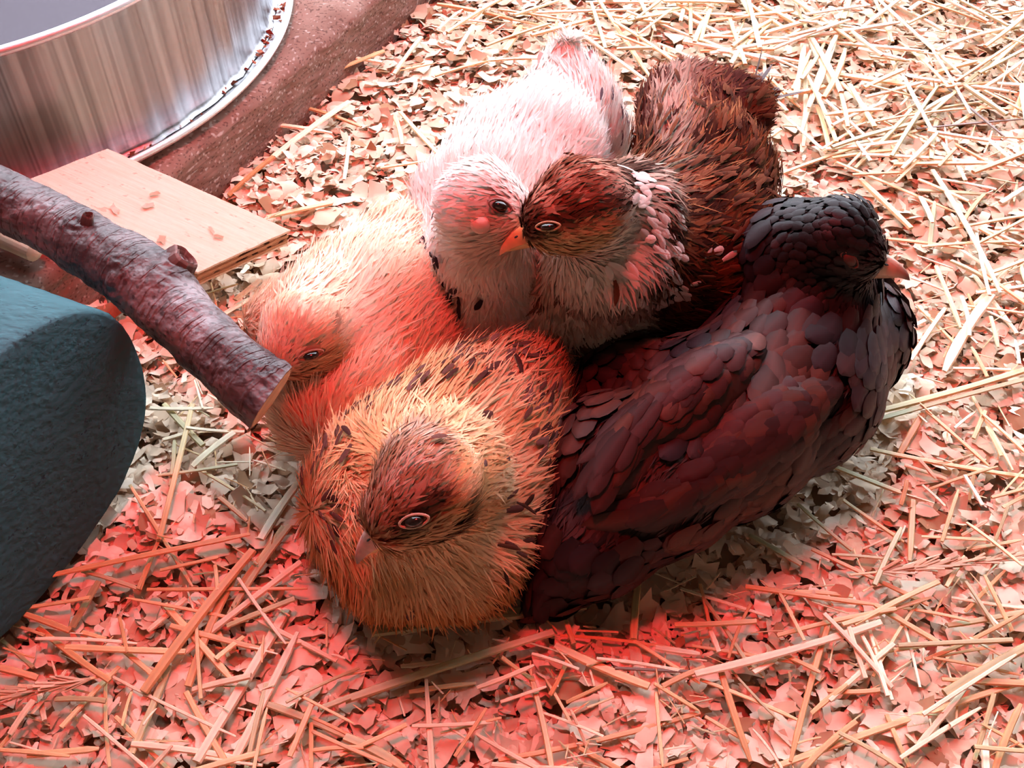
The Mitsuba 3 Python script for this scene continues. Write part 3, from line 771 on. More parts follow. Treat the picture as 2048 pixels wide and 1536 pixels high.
for (u, v_, z, r, ax) in [(362, 522, .0905, .0050, (0.75, 0.25, 0.65)), (246, 553, .0895, .0030, (-.1, -.6, .7)), (176, 442, .097, .0020, (.3, .1, .9))]:
    child(br, 'knot', knot(spot(u, v_, z), r, np.array(ax), 0.004))
tag(br, 'cut reddish brown tree branch reaching in from the left to the buff chick', 'branch')

tp = np.array([[*spot(u, v, z), r] for u, v, z, r in [(-160, 400, .047, .0052), (-60, 445, .046, .0054), (10, 474, .045, .0052), (70, 503, .044, .0046), (76, 507, .044, .0020)]])
v, f, uv, d = tube(tp[:, :3], tp[:, 3], 20)
vv = np.vstack([v.reshape(-1, 3), [tp[-1, :3] + d[-1] * .0005]])
ff = np.vstack([f, np.stack([4 * 21 + np.arange(20), 4 * 21 + np.arange(1, 21), np.full(20, len(vv) - 1)], 1)])
put('twig', raw_ply(vv, ff, 'm_knot', np.array((0.62, 0.56, 0.42)) * (0.7 + 0.5 * meshkit.noise(vv * 300))[:, None]))
tag('twig', 'pale olive twig stub under the branch at the left edge', 'twig')

# teal painted beam with a rounded end: its end face is a rounded slab that stands on the bedding
BC, BA, BB, BAX = (30, 985), 425.0, 196.0, math.radians(53)
u_ = np.array([math.cos(BAX), -math.sin(BAX)]); w_ = np.array([math.sin(BAX), math.cos(BAX)])
ME = BA ** 2 * np.outer(u_, u_) + BB ** 2 * np.outer(w_, w_)
zc = 0.060
bc3 = spot(*BC, zc)
J = np.stack([(pix(bc3 + np.array(e) * 1e-4)[:2] - pix(bc3)[:2]) / 1e-4 for e in np.eye(3)], 1)
dv = -J[:, 2]                                   # where a step down goes in the photograph
hv = np.linalg.inv(ME) @ dv
cu = np.array([-hv[1], hv[0]])                  # the direction conjugate to it
cu = cu if cu[1] < 0 else -cu
cu = unit(cu)
hd = unit(np.linalg.solve(J[:, :2], cu))        # as a direction on the ground
half_h = 1 / math.sqrt(dv @ np.linalg.inv(ME) @ dv)
pu = J[:, :2] @ hd
half_u = 1 / math.sqrt(pu @ np.linalg.inv(ME) @ pu)
bn = np.array([-hd[1], hd[0], 0.0])
bn = bn if bn[0] < 0 else -bn
BEAM_T = 0.058
ex = 2.4
an = np.linspace(0, 2 * np.pi, 120, endpoint=False)
ox, oz = np.sign(np.cos(an)) * np.abs(np.cos(an)) ** (2 / ex), np.sign(np.sin(an)) * np.abs(np.sin(an)) ** (2 / ex)
layers = [(0.0, .90), (0.0, .972), (.0010, .988), (.0030, 1.0)] + [(t, 1.0) for t in np.linspace(.008, BEAM_T - .008, 12)] + [(BEAM_T - .003, 1.0), (BEAM_T - .001, .985), (BEAM_T, .96), (BEAM_T, .9)]
lv = []
for t, s in layers:
    lv.append(bc3 + np.outer(ox * s * half_u, [hd[0], hd[1], 0]) + np.outer(oz * s * half_h, [0, 0, 1]) + bn * t)
lv = np.array(lv)
nl = len(layers)
k = np.arange(120); kk = (k + 1) % 120
F = np.vstack([np.vstack([np.stack([i * 120 + k, i * 120 + kk, (i + 1) * 120 + kk], 1), np.stack([i * 120 + k, (i + 1) * 120 + kk, (i + 1) * 120 + k], 1)]) for i in range(nl - 1)] +
              [np.stack([k * 0 + nl * 120, kk, k], 1), np.stack([k * 0 + nl * 120 + 1, (nl - 1) * 120 + k, (nl - 1) * 120 + kk], 1)])
bv = np.vstack([lv.reshape(-1, 3), [lv[0].mean(0)], [lv[-1].mean(0)]])
rough = (meshkit.fbm(bv * 260, 3, 1) - 0.5) * 0.0009
rough[-2:] = 0
cen = bc3 + bn * BEAM_T / 2
bv = bv + unit(bv - cen) * rough[:, None]
put('painted_block', mikit.ply((bv, F), 'm_paint', smooth=50))
tag('painted_block', 'thick teal painted wooden block with a rounded end at the left edge', 'wooden block')
print('beam half sizes', half_h, half_u, 'bottom', zc - half_h, hd)

q_ = pix(bv)
print('block', q_.min(0), q_.max(0))

# ---------------------------------------------------------------- chicks


def prims_sdf(P, prims, k=0.007):
    """Smooth union of round cones (a, ra, b, rb)."""
    acc = None
    for a, ra, b, rb in prims:
        ab = b - a
        L2 = max(ab @ ab, 1e-12)
        t = np.clip(((P - a) @ ab) / L2, 0, 1)
        d = np.linalg.norm(P - a - t[..., None] * ab, axis=-1) - (ra + (rb - ra) * t)
        if acc is None:
            acc = d
        else:
            h = np.maximum(k - np.abs(acc - d), 0) / k
            acc = np.minimum(acc, d) - h * h * k * 0.25
    return acc + 0.0015


def surface_net(fn, lo, hi, h):
    n = np.ceil((hi - lo) / h).astype(int) + 1
    ax = [lo[i] + h * np.arange(n[i]) for i in range(3)]
    G = np.stack(np.meshgrid(*ax, indexing='ij'), -1)
    D = fn(G.reshape(-1, 3)).reshape(n)
    S = D < 0
    c = S[:-1, :-1, :-1].astype(int)
    cnt = 0
    for o in np.ndindex(2, 2, 2):
        cnt = cnt + S[o[0]:n[0] - 1 + o[0], o[1]:n[1] - 1 + o[1], o[2]:n[2] - 1 + o[2]]
    mixed = (cnt > 0) & (cnt < 8)
    idx = -np.ones(mixed.shape, int)
    cells = np.argwhere(mixed)
    idx[mixed] = np.arange(len(cells))
    acc, num = np.zeros((len(cells), 3)), np.zeros((len(cells), 1))
    corners = list(np.ndindex(2, 2, 2))
    for a in corners:
        for ax_ in range(3):
            if a[ax_] == 0:
                b = list(a); b[ax_] = 1
                da, db = D[tuple((cells + a).T)], D[tuple((cells + b).T)]
                cr = (da < 0) != (db < 0)
                t = np.where(cr, da / np.where(cr, da - db, 1), 0)
                p = cells + np.array(a) + t[:, None] * np.eye(3)[ax_]
                acc += np.where(cr[:, None], p, 0)
                num += cr[:, None]
    v = lo + h * acc / num
    F = []
    for ax_ in range(3):
        o1, o2 = [(1, 2), (2, 0), (0, 1)][ax_]
        A = S[tuple(slice(0, n[i] - 1) if i == ax_ else slice(1, n[i] - 1) for i in range(3))]
        B = S[tuple(slice(1, n[i]) if i == ax_ else slice(1, n[i] - 1) for i in range(3))]
        for flip, m in ((False, A & ~B), (True, ~A & B)):
            e = np.argwhere(m)
            if not len(e):
                continue
            off = np.ones(3, int); off[ax_] = 0
            e = e + off
            d1, d2 = np.eye(3, dtype=int)[o1], np.eye(3, dtype=int)[o2]
            q = [idx[tuple((e - d1 - d2).T)], idx[tuple((e - d2).T)], idx[tuple(e.T)], idx[tuple((e - d1).T)]]
            q = np.stack(q, 1)
            F.append(q[:, ::-1] if flip else q)
    q = np.vstack(F)
    f = np.vstack([q[:, [0, 1, 2]], q[:, [0, 2, 3]]])
    m = trimesh.Trimesh(v, f, process=False)
    trimesh.smoothing.filter_taubin(m, iterations=6)
    return m


class Chick:
    """A bird laid out as joints (photo place u, v, height z, radius r); every joint has a name to hang flow, length and colour on."""

    def __init__(self, key, joints, bones, k=0.007, head='head', beak_dir=None, seed=1, h=0.0021):
        self.key, self.g = key, np.random.default_rng(seed)
        self.J = {n: (spot(u, v, z), r) for n, (u, v, z, r) in joints.items()}
        self.prims, self.flow, self.mid, self.names = [], [], [], []
        for a, b in bones:
            (pa, ra), (pb, rb) = self.J[a], self.J[b]
            self.prims.append((pa, ra, pb, rb))
            self.flow.append(unit(pb - pa) if a != b else np.zeros(3))
            self.mid.append((a, b))
        lo = np.min([p - r for p, r in self.J.values()], 0) - 0.012
        hi = np.max([p + r for p, r in self.J.values()], 0) + 0.012
        self.k = k
        self.body = surface_net(lambda P: prims_sdf(P, self.prims, k), lo, hi, h)
        c, r = self.J[head]
        self.hc, self.hr = c, r
        self.f = unit(beak_dir)
        self.up = unit(np.array([0, 0, 1.0]) - self.f * self.f[2])
        self.side = np.cross(self.up, self.f)      # the bird's left

    def hl(self, p):
        """Head coordinates of points in head radii: forward, to the left, up."""
        q = (np.asarray(p) - self.hc) / self.hr
        return np.stack([q @ self.f, q @ self.side, q @ self.up], -1)

    def roll_to(self, u, v, level=0.22):
        """Tilts the head about the beak's axis until the visible eye stands at its natural level."""
        f_, l_, u_ = self.cheek(u, v)
        a = math.atan2(u_, abs(l_)) - math.atan2(level, 0.95)
        sg = 1.0 if l_ > 0 else -1.0
        s0, u0 = self.side, self.up
        new_side = sg * s0 * math.cos(a) + u0 * math.sin(a)
        self.up = u0 * math.cos(a) - sg * s0 * math.sin(a)
        self.side = sg * new_side

    def hit(self, u, v):
        """The point of the body's surface that stands at this place of the photograph."""
        P = CAM + np.linspace(0.2, 0.7, 10001)[:, None] * unit(ray(u, v))
        return P[np.argmax(prims_sdf(P, self.prims, self.k) < 0)]

    def weights(self, P):
        W = []
        for a, ra, b, rb in self.prims:
            ab = b - a
            L2 = max(ab @ ab, 1e-12)
            t = np.clip(((P - a) @ ab) / L2, 0, 1)
            d = np.linalg.norm(P - a - t[..., None] * ab, axis=-1) - (ra + (rb - ra) * t)
            W.append(np.exp(-np.maximum(d, -0.01) / 0.006))
        W = np.array(W)
        return W / W.sum(0)

    def near(self, P, name, s=1.0):
        c, r = self.J[name]
        return np.exp(-((P - c) ** 2).sum(-1) / (r * s) ** 2)

    def flow_at(self, P, N):
        w = self.weights(P)
        fl = sum(w[i][:, None] * self.flow[i] for i in range(len(self.flow)))
        # on the head the feathers run back from the beak
        hw = np.exp(-np.maximum(np.linalg.norm(P - self.hc, axis=1) - self.hr * 0.9, 0) / (0.35 * self.hr))[:, None]
        back = unit(P - (self.hc + self.f * self.hr * 1.15))
        fl = fl * (1 - hw) + back * hw + np.array([0, 0, -0.10])
        t = fl - N * (fl * N).sum(-1, keepdims=True)
        return unit(t)

    def sample(self, n, zmin=0.003):
        p, fi = trimesh.sample.sample_surface(self.body, n, seed=int(self.g.integers(1 << 30)))
        bary = trimesh.triangles.points_to_barycentric(self.body.triangles[fi], p)
        nn = unit((self.body.vertex_normals[self.body.faces[fi]] * bary[..., None]).sum(1))
        ok = (p[:, 2] > zmin) & (nn[:, 2] > -0.75)
        return p[ok], nn[ok]

    def cards(self, P, N, D, L, W, lift, curl, color, tipcol=None, broad=False, wander=0.18, shade=0.65, cup=0.25, mark=None):
        """One small curved feather at each point. color (n,3) root to tip tipcol (n,3)."""
        g, n = self.g, len(P)
        S = np.cross(N, D)
        ang = g.normal(0, wander, n)
        D = unit(D * np.cos(ang)[:, None] + S * np.sin(ang)[:, None])
        S = np.cross(N, D)
        if broad:
            s = np.array([0, .3, .60, .84, 1.0]); wd = np.array([.50, .88, 1.0, .74, .12]); cols = np.array([-1, 0, 1.0])
        else:
            s = np.array([0, .5, 1.0]); wd = np.array([.7, 1.0, .12]); cols = np.array([-1, 1.0])
        L, W = np.broadcast_to(L, n), np.broadcast_to(W, n)
        lift, curl = np.broadcast_to(lift, n), np.broadcast_to(curl, n)
        along = s[None] * L[:, None]
        high = along * lift[:, None] - curl[:, None] * (s[None] ** 2) * L[:, None] + 0.0004
        c = P[:, None] + along[..., None] * D[:, None] + high[..., None] * N[:, None]
        sway = g.normal(0, 0.10, n)[:, None] * s[None] ** 2 * L[:, None]
        c = c + sway[..., None] * S[:, None]
        half = (W / 2)[:, None] * wd[None]
        v = c[:, :, None] + cols[None, None, :, None] * half[..., None, None] * S[:, None, None]
        if broad:
            v[:, :, 1] += (half * cup)[..., None] * N[:, None]
        m, kk_ = len(s), len(cols)
        i, j = np.meshgrid(np.arange(m - 1), np.arange(kk_ - 1), indexing='ij')
        q = np.stack([i * kk_ + j, i * kk_ + j + 1, (i + 1) * kk_ + j + 1, (i + 1) * kk_ + j], -1).reshape(-1, 4)
        f = np.vstack([q[:, [0, 1, 2]], q[:, [0, 2, 3]]])
        nv = m * kk_
        F = (f[None] + (np.arange(n) * nv)[:, None, None]).reshape(-1, 3)
        tipcol = color if tipcol is None else tipcol
        t = s[None, :, None] ** 1.2
        col = color[:, None] * (1 - t) + tipcol[:, None] * t
        col = np.repeat(col[:, :, None], kk_, 2)
        if mark is not None:
            col = mark(col, s, cols)
        dv = np.gradient(c, axis=1)
        cn = unit(np.cross(unit(dv), np.broadcast_to(S[:, None], dv.shape)))
        cn = cn * np.sign((cn * N[:, None]).sum(-1, keepdims=True) + 1e-9)
        nn = unit(cn * (1 - shade) + N[:, None] * shade)
        nn = np.repeat(nn[:, :, None], kk_, 2)
        if broad:
            nn = unit(nn + cols[None, None, :, None] * S[:, None, None] * 0.35)
        return v.reshape(n, nv, 3), f, col.reshape(n, nv, 3), nn.reshape(n, nv, 3)

    def add(self, name, sets, bsdf='m_fluff', label=None):
        vs, fs, cs, ns, at = [], [], [], [], 0
        for v, f, c, nn in sets:
            n, nv = v.shape[:2]
            fs.append((f[None] + (np.arange(n) * nv)[:, None, None]).reshape(-1, 3) + at)
            at += n * nv
            vs.append(v.reshape(-1, 3)); cs.append(np.clip(c.reshape(-1, 3), 0.004, 0.93)); ns.append(nn.reshape(-1, 3))
        return child(self.key, name, raw_ply(np.vstack(vs), np.vstack(fs), bsdf, np.vstack(cs), np.vstack(ns)), label, 'stuff')

    def skin(self, color):
        c = np.clip(color(np.array(self.body.vertices), np.array(self.body.vertex_normals)), 0, .93)
        put(self.key + '__body', raw_ply(np.array(self.body.vertices), np.array(self.body.faces), 'm_fluff', c, np.array(self.body.vertex_normals)))

    def surface(self, fwd, left, up):
        """The point where the line from the head's centre in this direction leaves the body, and the normal there."""
        d = unit(self.f * fwd + self.side * left + self.up * up)
        t = np.linspace(0.3, 1.16, 400)[:, None] * self.hr
        P = self.hc + t * d
        s = prims_sdf(P, self.prims, self.k)
        k_ = np.argmax(s > 0) if (s > 0).any() else len(s) - 1
        p = P[k_]
        e = 1e-4
        n = unit(np.array([prims_sdf((p + np.eye(3)[i] * e)[None], self.prims, self.k)[0] - prims_sdf((p - np.eye(3)[i] * e)[None], self.prims, self.k)[0] for i in range(3)]))
        return p, n, d

    def cheek(self, u, v):
        """The head coordinates (forward, left, up) of the spot on the head that stands at this place of the photograph."""
        d = unit(ray(u, v))
        t = np.linspace(0.2, 0.6, 8001)[:, None]
        P = CAM + t * d
        P = P[np.linalg.norm(P - self.hc, axis=1) < 2.2 * self.hr]
        hit = P[np.argmax(prims_sdf(P, self.prims, self.k) < 0)]
        return self.hl(hit)

    def eyes(self, u, v, **kw):
        f_, l_, u_ = self.cheek(u, v)
        return self.eye(l_, fwd=f_, up=u_, **kw), self.eye(-l_, fwd=f_, up=u_, **kw)

    def eye(self, left, fwd=0.62, up=0.12, r=0.0033, iris=(0.30, 0.12, 0.05), closed=False, lid=(0.5, 0.38, 0.25), squash=0.8, out=0.4, tilt=0.0):
        p, n, d = self.surface(fwd, left, up)
        n = unit(n + 0.3 * d)
        c = p + n * (r * out)
        key = numbered(self.key + '__eye')
        ax = unit(self.f * math.cos(tilt) + self.up * math.sin(tilt))
        ax = unit(ax - n * (ax @ n))
        ay = np.cross(n, ax)
        an = np.linspace(0, 2 * np.pi, 24, endpoint=False)
        if not closed:
            s = trimesh.creation.icosphere(subdivisions=3, radius=1.0)
            B = np.stack([ax * r * 0.95, ay * r * squash * 0.95, n * r * 0.8], 0)
            put(key, mikit.ply(trimesh.Trimesh(c + s.vertices @ B, s.faces, process=False), 'm_eye', smooth=True))
            labels[key] = {'label': 'dark shining eye'}
        else:
            s = trimesh.creation.icosphere(subdivisions=3, radius=1.0)
            B = np.stack([ax * r * 1.05, ay * r * 0.75, n * r * 0.6], 0)
            put(key, raw_ply(c + s.vertices @ B, s.faces, 'm_skin', np.broadcast_to(np.array(lid) * 0.8, s.vertices.shape)))
            labels[key] = {'label': 'closed eye'}
        # the lids: a ring of skin, pointed at both corners
        ring, m_ = [], 10
        for a_ in an:
            q = c + n * r * 0.12 + ax * math.cos(a_) * r * (1.28 + 0.22 * abs(math.cos(a_)) ** 3) + ay * math.sin(a_) * r * squash * 1.12
            o = unit(ax * math.cos(a_) + ay * math.sin(a_))
            b_ = np.linspace(0, 2 * np.pi, m_, endpoint=False)
            ring.append(q + (np.cos(b_)[:, None] * o + np.sin(b_)[:, None] * n) * r * 0.14)
        ring = np.array(ring)
        i, j = np.meshgrid(np.arange(24), np.arange(m_), indexing='ij')
        q = np.stack([i * m_ + j, ((i + 1) % 24) * m_ + j, ((i + 1) % 24) * m_ + (j + 1) % m_, i * m_ + (j + 1) % m_], -1).reshape(-1, 4)
        put(key + '__eyelid', raw_ply(ring.reshape(-1, 3), np.vstack([q[:, [0, 1, 2]], q[:, [0, 2, 3]]]), 'm_skin', np.broadcast_to(np.array(lid), (24 * m_, 3))))
        return c

    def beak(self, tip, base_w=0.0052, base_h=0.0048, col=(0.62, 0.30, 0.16), tipc=(0.45, 0.22, 0.12), low=(0.70, 0.45, 0.25), inset=0.75, drop=0.12):
        root = self.hc + self.f * self.hr * inset - self.up * self.hr * drop
        ax = unit(tip - root)
        L = np.linalg.norm(tip - root)
        up = unit(self.up - ax * (self.up @ ax))
        sd = np.cross(up, ax)
        for name, sgn, len_, cc, ct in (('upper_beak', 1, 1.0, col, tipc), ('lower_beak', -1, 0.86, low, low)):
            s = np.linspace(0, 1, 14)
            ns = 16
            a_ = np.linspace(0, 2 * np.pi, ns, endpoint=False)
            wdt = base_w * (1 - s) ** 0.75 * (1 - 0.15 * s) + 0.00025
            hgt = (base_h if sgn > 0 else base_h * 0.55) * (1 - s) ** 0.6 + 0.00025
            arch = (0.10 * s - (0.42 if sgn > 0 else 0.12) * np.maximum(s - .35, 0) ** 2) * base_h * 1.6
            V = []
            for i_ in range(14):
                zz = np.sin(a_)
                zz = np.where(zz * sgn > 0, zz * hgt[i_], zz * hgt[i_] * 0.12)
                ctr = root + ax * L * len_ * s[i_] + up * (arch[i_] + sgn * 0.00012)
                V.append(ctr + np.cos(a_)[:, None] * sd * wdt[i_] + zz[:, None] * up)
            V = np.vstack(V + [[root + ax * L * len_ * 1.005 + up * arch[-1]]])
            k_ = np.arange(ns); kk_ = (k_ + 1) % ns
            F = np.vstack([np.vstack([np.stack([i * ns + k_, i * ns + kk_, (i + 1) * ns + kk_], 1), np.stack([i * ns + k_, (i + 1) * ns + kk_, (i + 1) * ns + k_], 1)]) for i in range(13)] +
                          [np.stack([13 * ns + k_, 13 * ns + kk_, k_ * 0 + 14 * ns], 1)])
            t = np.concatenate([np.repeat(s, ns), [1]])[:, None]
            C = np.array(cc) * (1 - t ** 2.2) + np.array(ct) * t ** 2.2
            C = C * (0.85 + 0.3 * meshkit.noise(V * 900, 3))[:, None]
            key = put(self.key + '__' + name, mikit.ply(trimesh.Trimesh(V, F, process=False), 'm_beak', smooth=True, color=np.clip(C, 0, .9)))
            if sgn > 0:
                for s_ in (-1, 1):      # nostrils
                    c = root + ax * L * 0.32 + up * (base_h * 0.62) + sd * s_ * base_w * 0.50
                    sp_ = trimesh.creation.icosphere(subdivisions=1, radius=1.0)
                    B = np.stack([ax * .0011, up * .0004, sd * .0006], 0)
                    child(key, 'nostril', raw_ply(c + sp_.vertices @ B, sp_.faces, 'm_skin', np.full((len(sp_.vertices), 3), 0.03)), 'dark nostril')


def lerp(a, b, t):
    t = np.asarray(t)[..., None]
    return np.asarray(a) * (1 - t) + np.asarray(b) * t


def sstep(a, b, x):
    t = np.clip((x - a) / (b - a), 0, 1)
    return t * t * (3 - 2 * t)


def fluff(ch, n, color, length, width=0.0011, lift=(0.10, 0.34), wander=0.22, tip=1.08, zmin=0.003, keep=None):
    P, N = ch.sample(n, zmin)
    if keep is not None:
        m = keep(P, N)
        P, N = P[m], N[m]
    D = ch.flow_at(P, N)
    g_ = ch.g
    L = length(P) * g_.uniform(0.65, 1.25, len(P))
    c = color(P, N) * g_.uniform(0.82, 1.15, (len(P), 1))
    return ch.cards(P, N, D, L, width * g_.uniform(0.6, 1.4, len(P)), g_.uniform(lift[0], lift[1], len(P)), g_.uniform(0.05, 0.35, len(P)), c, c * tip, wander=wander, shade=0.7)


def head_len(ch, short, long):
    def fn(P):
        d = np.linalg.norm(P - ch.hc, axis=1) / ch.hr
        face = np.clip((d - 0.9) / 0.8, 0, 1)
        front = sstep(0.9, 0.2, ch.hl(P)[:, 0])
        return short * (0.55 + 0.45 * front) * (1 - face) + long * face
    return fn


def face_free(ch, eyes=(), tip=None):
    """Keeps long fluff off the eyes and the beak."""
    def fn(P, N):
        h = ch.hl(P)
        ok = ~((h[:, 0] > 0.93) & (np.abs(h[:, 1]) < 0.33) & (h[:, 2] < 0.25) & (h[:, 2] > -0.5))
        if tip is not None:
            a = ch.hc + ch.f * ch.hr * 0.95
            ab = tip - a
            q = np.clip((P - a) @ ab / (ab @ ab), 0, 1)
            ok &= np.linalg.norm(P - a - q[:, None] * ab, axis=1) > 0.0056
        for e, r in eyes:
            ok &= np.linalg.norm(P - e, axis=1) > r
        return ok
    return fn


# ---- the speckled buff chick in front
A = Chick('speckled_chick', {
    'breast': (850, 985, .038, .0350), 'left_lobe': (755, 1005, .036, .0265), 'right_lobe': (940, 990, .036, .0275), 'belly': (800, 1085, .029, .0260), 'belly_side': (905, 1085, .029, .0260), 'mid': (935, 895, .042, .0315),
    'rump': (1005, 805, .048, .0240), 'tail': (1055, 750, .054, .0100), 'neck': (880, 945, .068, .0190), 'head': (848, 980, .084, .0160), 'face': (788, 1036, .079, .0106)},
    [('face', 'head'), ('head', 'neck'), ('neck', 'breast'), ('breast', 'mid'), ('left_lobe', 'mid'), ('right_lobe', 'mid'), ('breast', 'belly'), ('breast', 'belly_side'), ('mid', 'rump'), ('rump', 'tail')],
    beak_dir=spot(722, 1104, .062) - spot(848, 980, .084), seed=21)
SPOT_A = [(c, w) for c, w in ((A.J['mid'][0], 0.6),)]


A.roll_to(830, 1036)
EYE_A = A.cheek(830, 1036)


def col_A(P, N):
    n1 = meshkit.fbm(P * 110, 3, 8)
    c = lerp((0.62, 0.34, 0.16), (0.78, 0.53, 0.32), sstep(0.35, 0.65, n1))
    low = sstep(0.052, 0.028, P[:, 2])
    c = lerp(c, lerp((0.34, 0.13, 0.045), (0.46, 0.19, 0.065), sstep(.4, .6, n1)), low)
    back = A.near(P, 'rump', 1.35) + A.near(P, 'tail', 2)
    c = lerp(c, (0.30, 0.11, 0.055), np.clip(back, 0, 1) * 0.8)
    h = A.hl(P)
    hd = np.linalg.norm(P - A.hc, axis=1) / A.hr
    on = sstep(1.75, 1.2, hd)
    crown = lerp((0.26, 0.12, 0.075), (0.46, 0.31, 0.25), sstep(.42, .62, meshkit.noise(P * 330, 3)))
    c = lerp(c, crown, on * sstep(0.0, 0.45, h[:, 2]) * 0.85)
    face = lerp((0.42, 0.24, 0.13), (0.58, 0.38, 0.22), n1)
    c = lerp(c, face, on * sstep(0.25, -0.05, h[:, 2]) * sstep(-0.5, 0.1, h[:, 0]))
    stripe = on * np.exp(-((h[:, 2] - EYE_A[2] - 0.10 * (h[:, 0] - EYE_A[0])) / 0.20) ** 2) * sstep(0.95, 0.55, h[:, 0]) * sstep(-.75, -.2, h[:, 0]) * (np.abs(h[:, 1]) > .35)
    c = lerp(c, (0.035, 0.022, 0.018), np.clip(stripe * 1.3, 0, .9))
    thr = sstep(1.9, 1.2, hd) * np.exp(-((h[:, 2] + 0.62 + .15 * h[:, 0]) / 0.20) ** 2) * sstep(0.95, 0.5, np.abs(h[:, 0] - 0.1)) * (np.abs(h[:, 1]) > .3)
    return lerp(c, (0.03, 0.022, 0.02), np.clip(thr, 0, 1) * 0.85)


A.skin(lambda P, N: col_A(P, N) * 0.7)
eA1, eA2 = A.eyes(830, 1036, r=0.0031, lid=(0.50, 0.38, 0.28), squash=0.62, tilt=0.5)
A.beak(spot(711, 1126, .060), 0.0052, 0.0066, (0.80, 0.36, 0.30), (0.12, 0.07, 0.06), (0.66, 0.40, 0.18), inset=1.2, drop=0.10)
kA = face_free(A, ((eA1, .0046), (eA2, .0046)), spot(713, 1124, .060))
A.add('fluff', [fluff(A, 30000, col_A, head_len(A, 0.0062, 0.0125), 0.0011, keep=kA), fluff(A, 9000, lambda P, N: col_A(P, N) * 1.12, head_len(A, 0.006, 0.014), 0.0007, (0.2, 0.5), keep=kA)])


def spots(ch, n, where, color, L=(0.007, 0.011), W=(0.0026, 0.0042), name='speckle_feather', seed=3, bsdf='m_fluff', label=None, cap=70, tipc=None, lift=.16, high=.0030):
    """Single feathers that stand out of the fluff, each a part of its own."""
    P, N = ch.sample(n)
    w = where(P, N)
    m = ch.g.uniform(0, 1, len(P)) < w
    P, N = P[m][:cap], N[m][:cap]
    if not len(P):
        return
    P = P + N * high
    D = ch.flow_at(P, N)
    g_ = ch.g
    c = np.array(color)[g_.integers(0, len(color), len(P))] * g_.uniform(.8, 1.2, (len(P), 1))
    v, f, cc_, nn = ch.cards(P, N, D, g_.uniform(*L, len(P)), g_.uniform(*W, len(P)), lift, .12, c, c if tipc is None else np.broadcast_to(tipc, c.shape), broad=True, wander=.25, shade=.6)
    for k_ in range(len(P)):
        child(ch.key, name, raw_ply(v[k_], f, bsdf, np.clip(cc_[k_], .004, .93), nn[k_]), label if k_ == 0 else None)


hbk = lambda ch, P: (P - ch.hc) @ ch.f / ch.hr
spots(A, 2600, lambda P, N: 0.5 * np.exp(-((np.linalg.norm(P - A.J['neck'][0], axis=1) - 0.040) / 0.010) ** 2) * (N[:, 2] > 0.1) * (P[:, 1] > -0.115) * (P[:, 2] > .04) + 0.35 * A.near(P, 'rump', 1.3),
      [(0.07, 0.035, 0.03), (0.11, 0.055, 0.045), (0.15, 0.08, 0.07)], cap=150, L=(.005, .009), W=(.0014, .0030))
spots(A, 1500, lambda P, N: 0.5 * (P[:, 0] > A.J['breast'][0][0] + 0.022) * (P[:, 2] < .055) * (P[:, 2] > .012) * (N[:, 1] < .3), [(0.05, 0.028, 0.02), (.09, .045, .03)], cap=40, L=(.006, .011), W=(.0012, .0028))

# ---- the buff chick by the branch
B = Chick('buff_chick', {
    'breast': (690, 785, .034, .0300), 'mid': (738, 645, .041, .0325), 'side': (788, 705, .034, .0280), 'rump': (795, 540, .044, .0255), 'tail': (815, 460, .050, .0110),
    'shoulder': (548, 650, .038, .0130), 'neck': (655, 650, .056, .0205), 'head': (600, 674, .069, .0148), 'face': (575, 712, .066, .0095)},
    [('face', 'head'), ('head', 'neck'), ('neck', 'mid'), ('breast', 'mid'), ('mid', 'rump'), ('rump', 'tail'), ('side', 'mid'), ('shoulder', 'mid')],
    beak_dir=spot(540, 765, .062) - spot(600, 674, .069), seed=22)


B.roll_to(620, 706)
def col_B(P, N):
    n1 = meshkit.fbm(P * 90, 3, 5)
    c = lerp((0.78, 0.52, 0.36), (0.86, 0.66, 0.51), sstep(.35, .65, n1))
    h = B.hl(P)
    hd = np.linalg.norm(P - B.hc, axis=1) / B.hr
    on = sstep(1.6, 1.1, hd)
    c = lerp(c, (0.62, 0.33, 0.20), on * sstep(0.35, -0.1, h[:, 2]) * sstep(-.3, .3, h[:, 0]) * 0.9)
    c = lerp(c, (0.46, 0.24, 0.15), on * sstep(0.35, 0.75, h[:, 0]) * sstep(.6, .0, h[:, 2]) * 0.5)
    ear = np.exp(-(((h[:, 0] + 0.35) / 0.30) ** 2 + ((h[:, 2] - 0.12) / 0.20) ** 2)) * (np.abs(h[:, 1]) > .4) * sstep(1.9, 1.3, hd)
    return lerp(c, (0.28, 0.13, 0.09), np.clip(ear, 0, 1) * 0.75)


B.skin(lambda P, N: col_B(P, N) * 0.75)
eB1, eB2 = B.eyes(620, 706, r=0.0030, lid=(0.30, 0.15, 0.10), squash=0.5, tilt=0.5)
B.beak(spot(532, 775, .060), 0.0046, 0.0048, (0.60, 0.32, 0.20), (0.50, 0.25, 0.15), (0.62, 0.40, 0.24), inset=1.0)
kB = face_free(B, ((eB1, .0044), (eB2, .0044)))
B.add('fluff', [fluff(B, 34000, col_B, head_len(B, 0.0060, 0.0120), 0.0011, keep=kB), fluff(B, 9000, lambda P, N: col_B(P, N) * 1.08, head_len(B, 0.006, 0.014), 0.0007, (0.2, 0.5), keep=kB)])

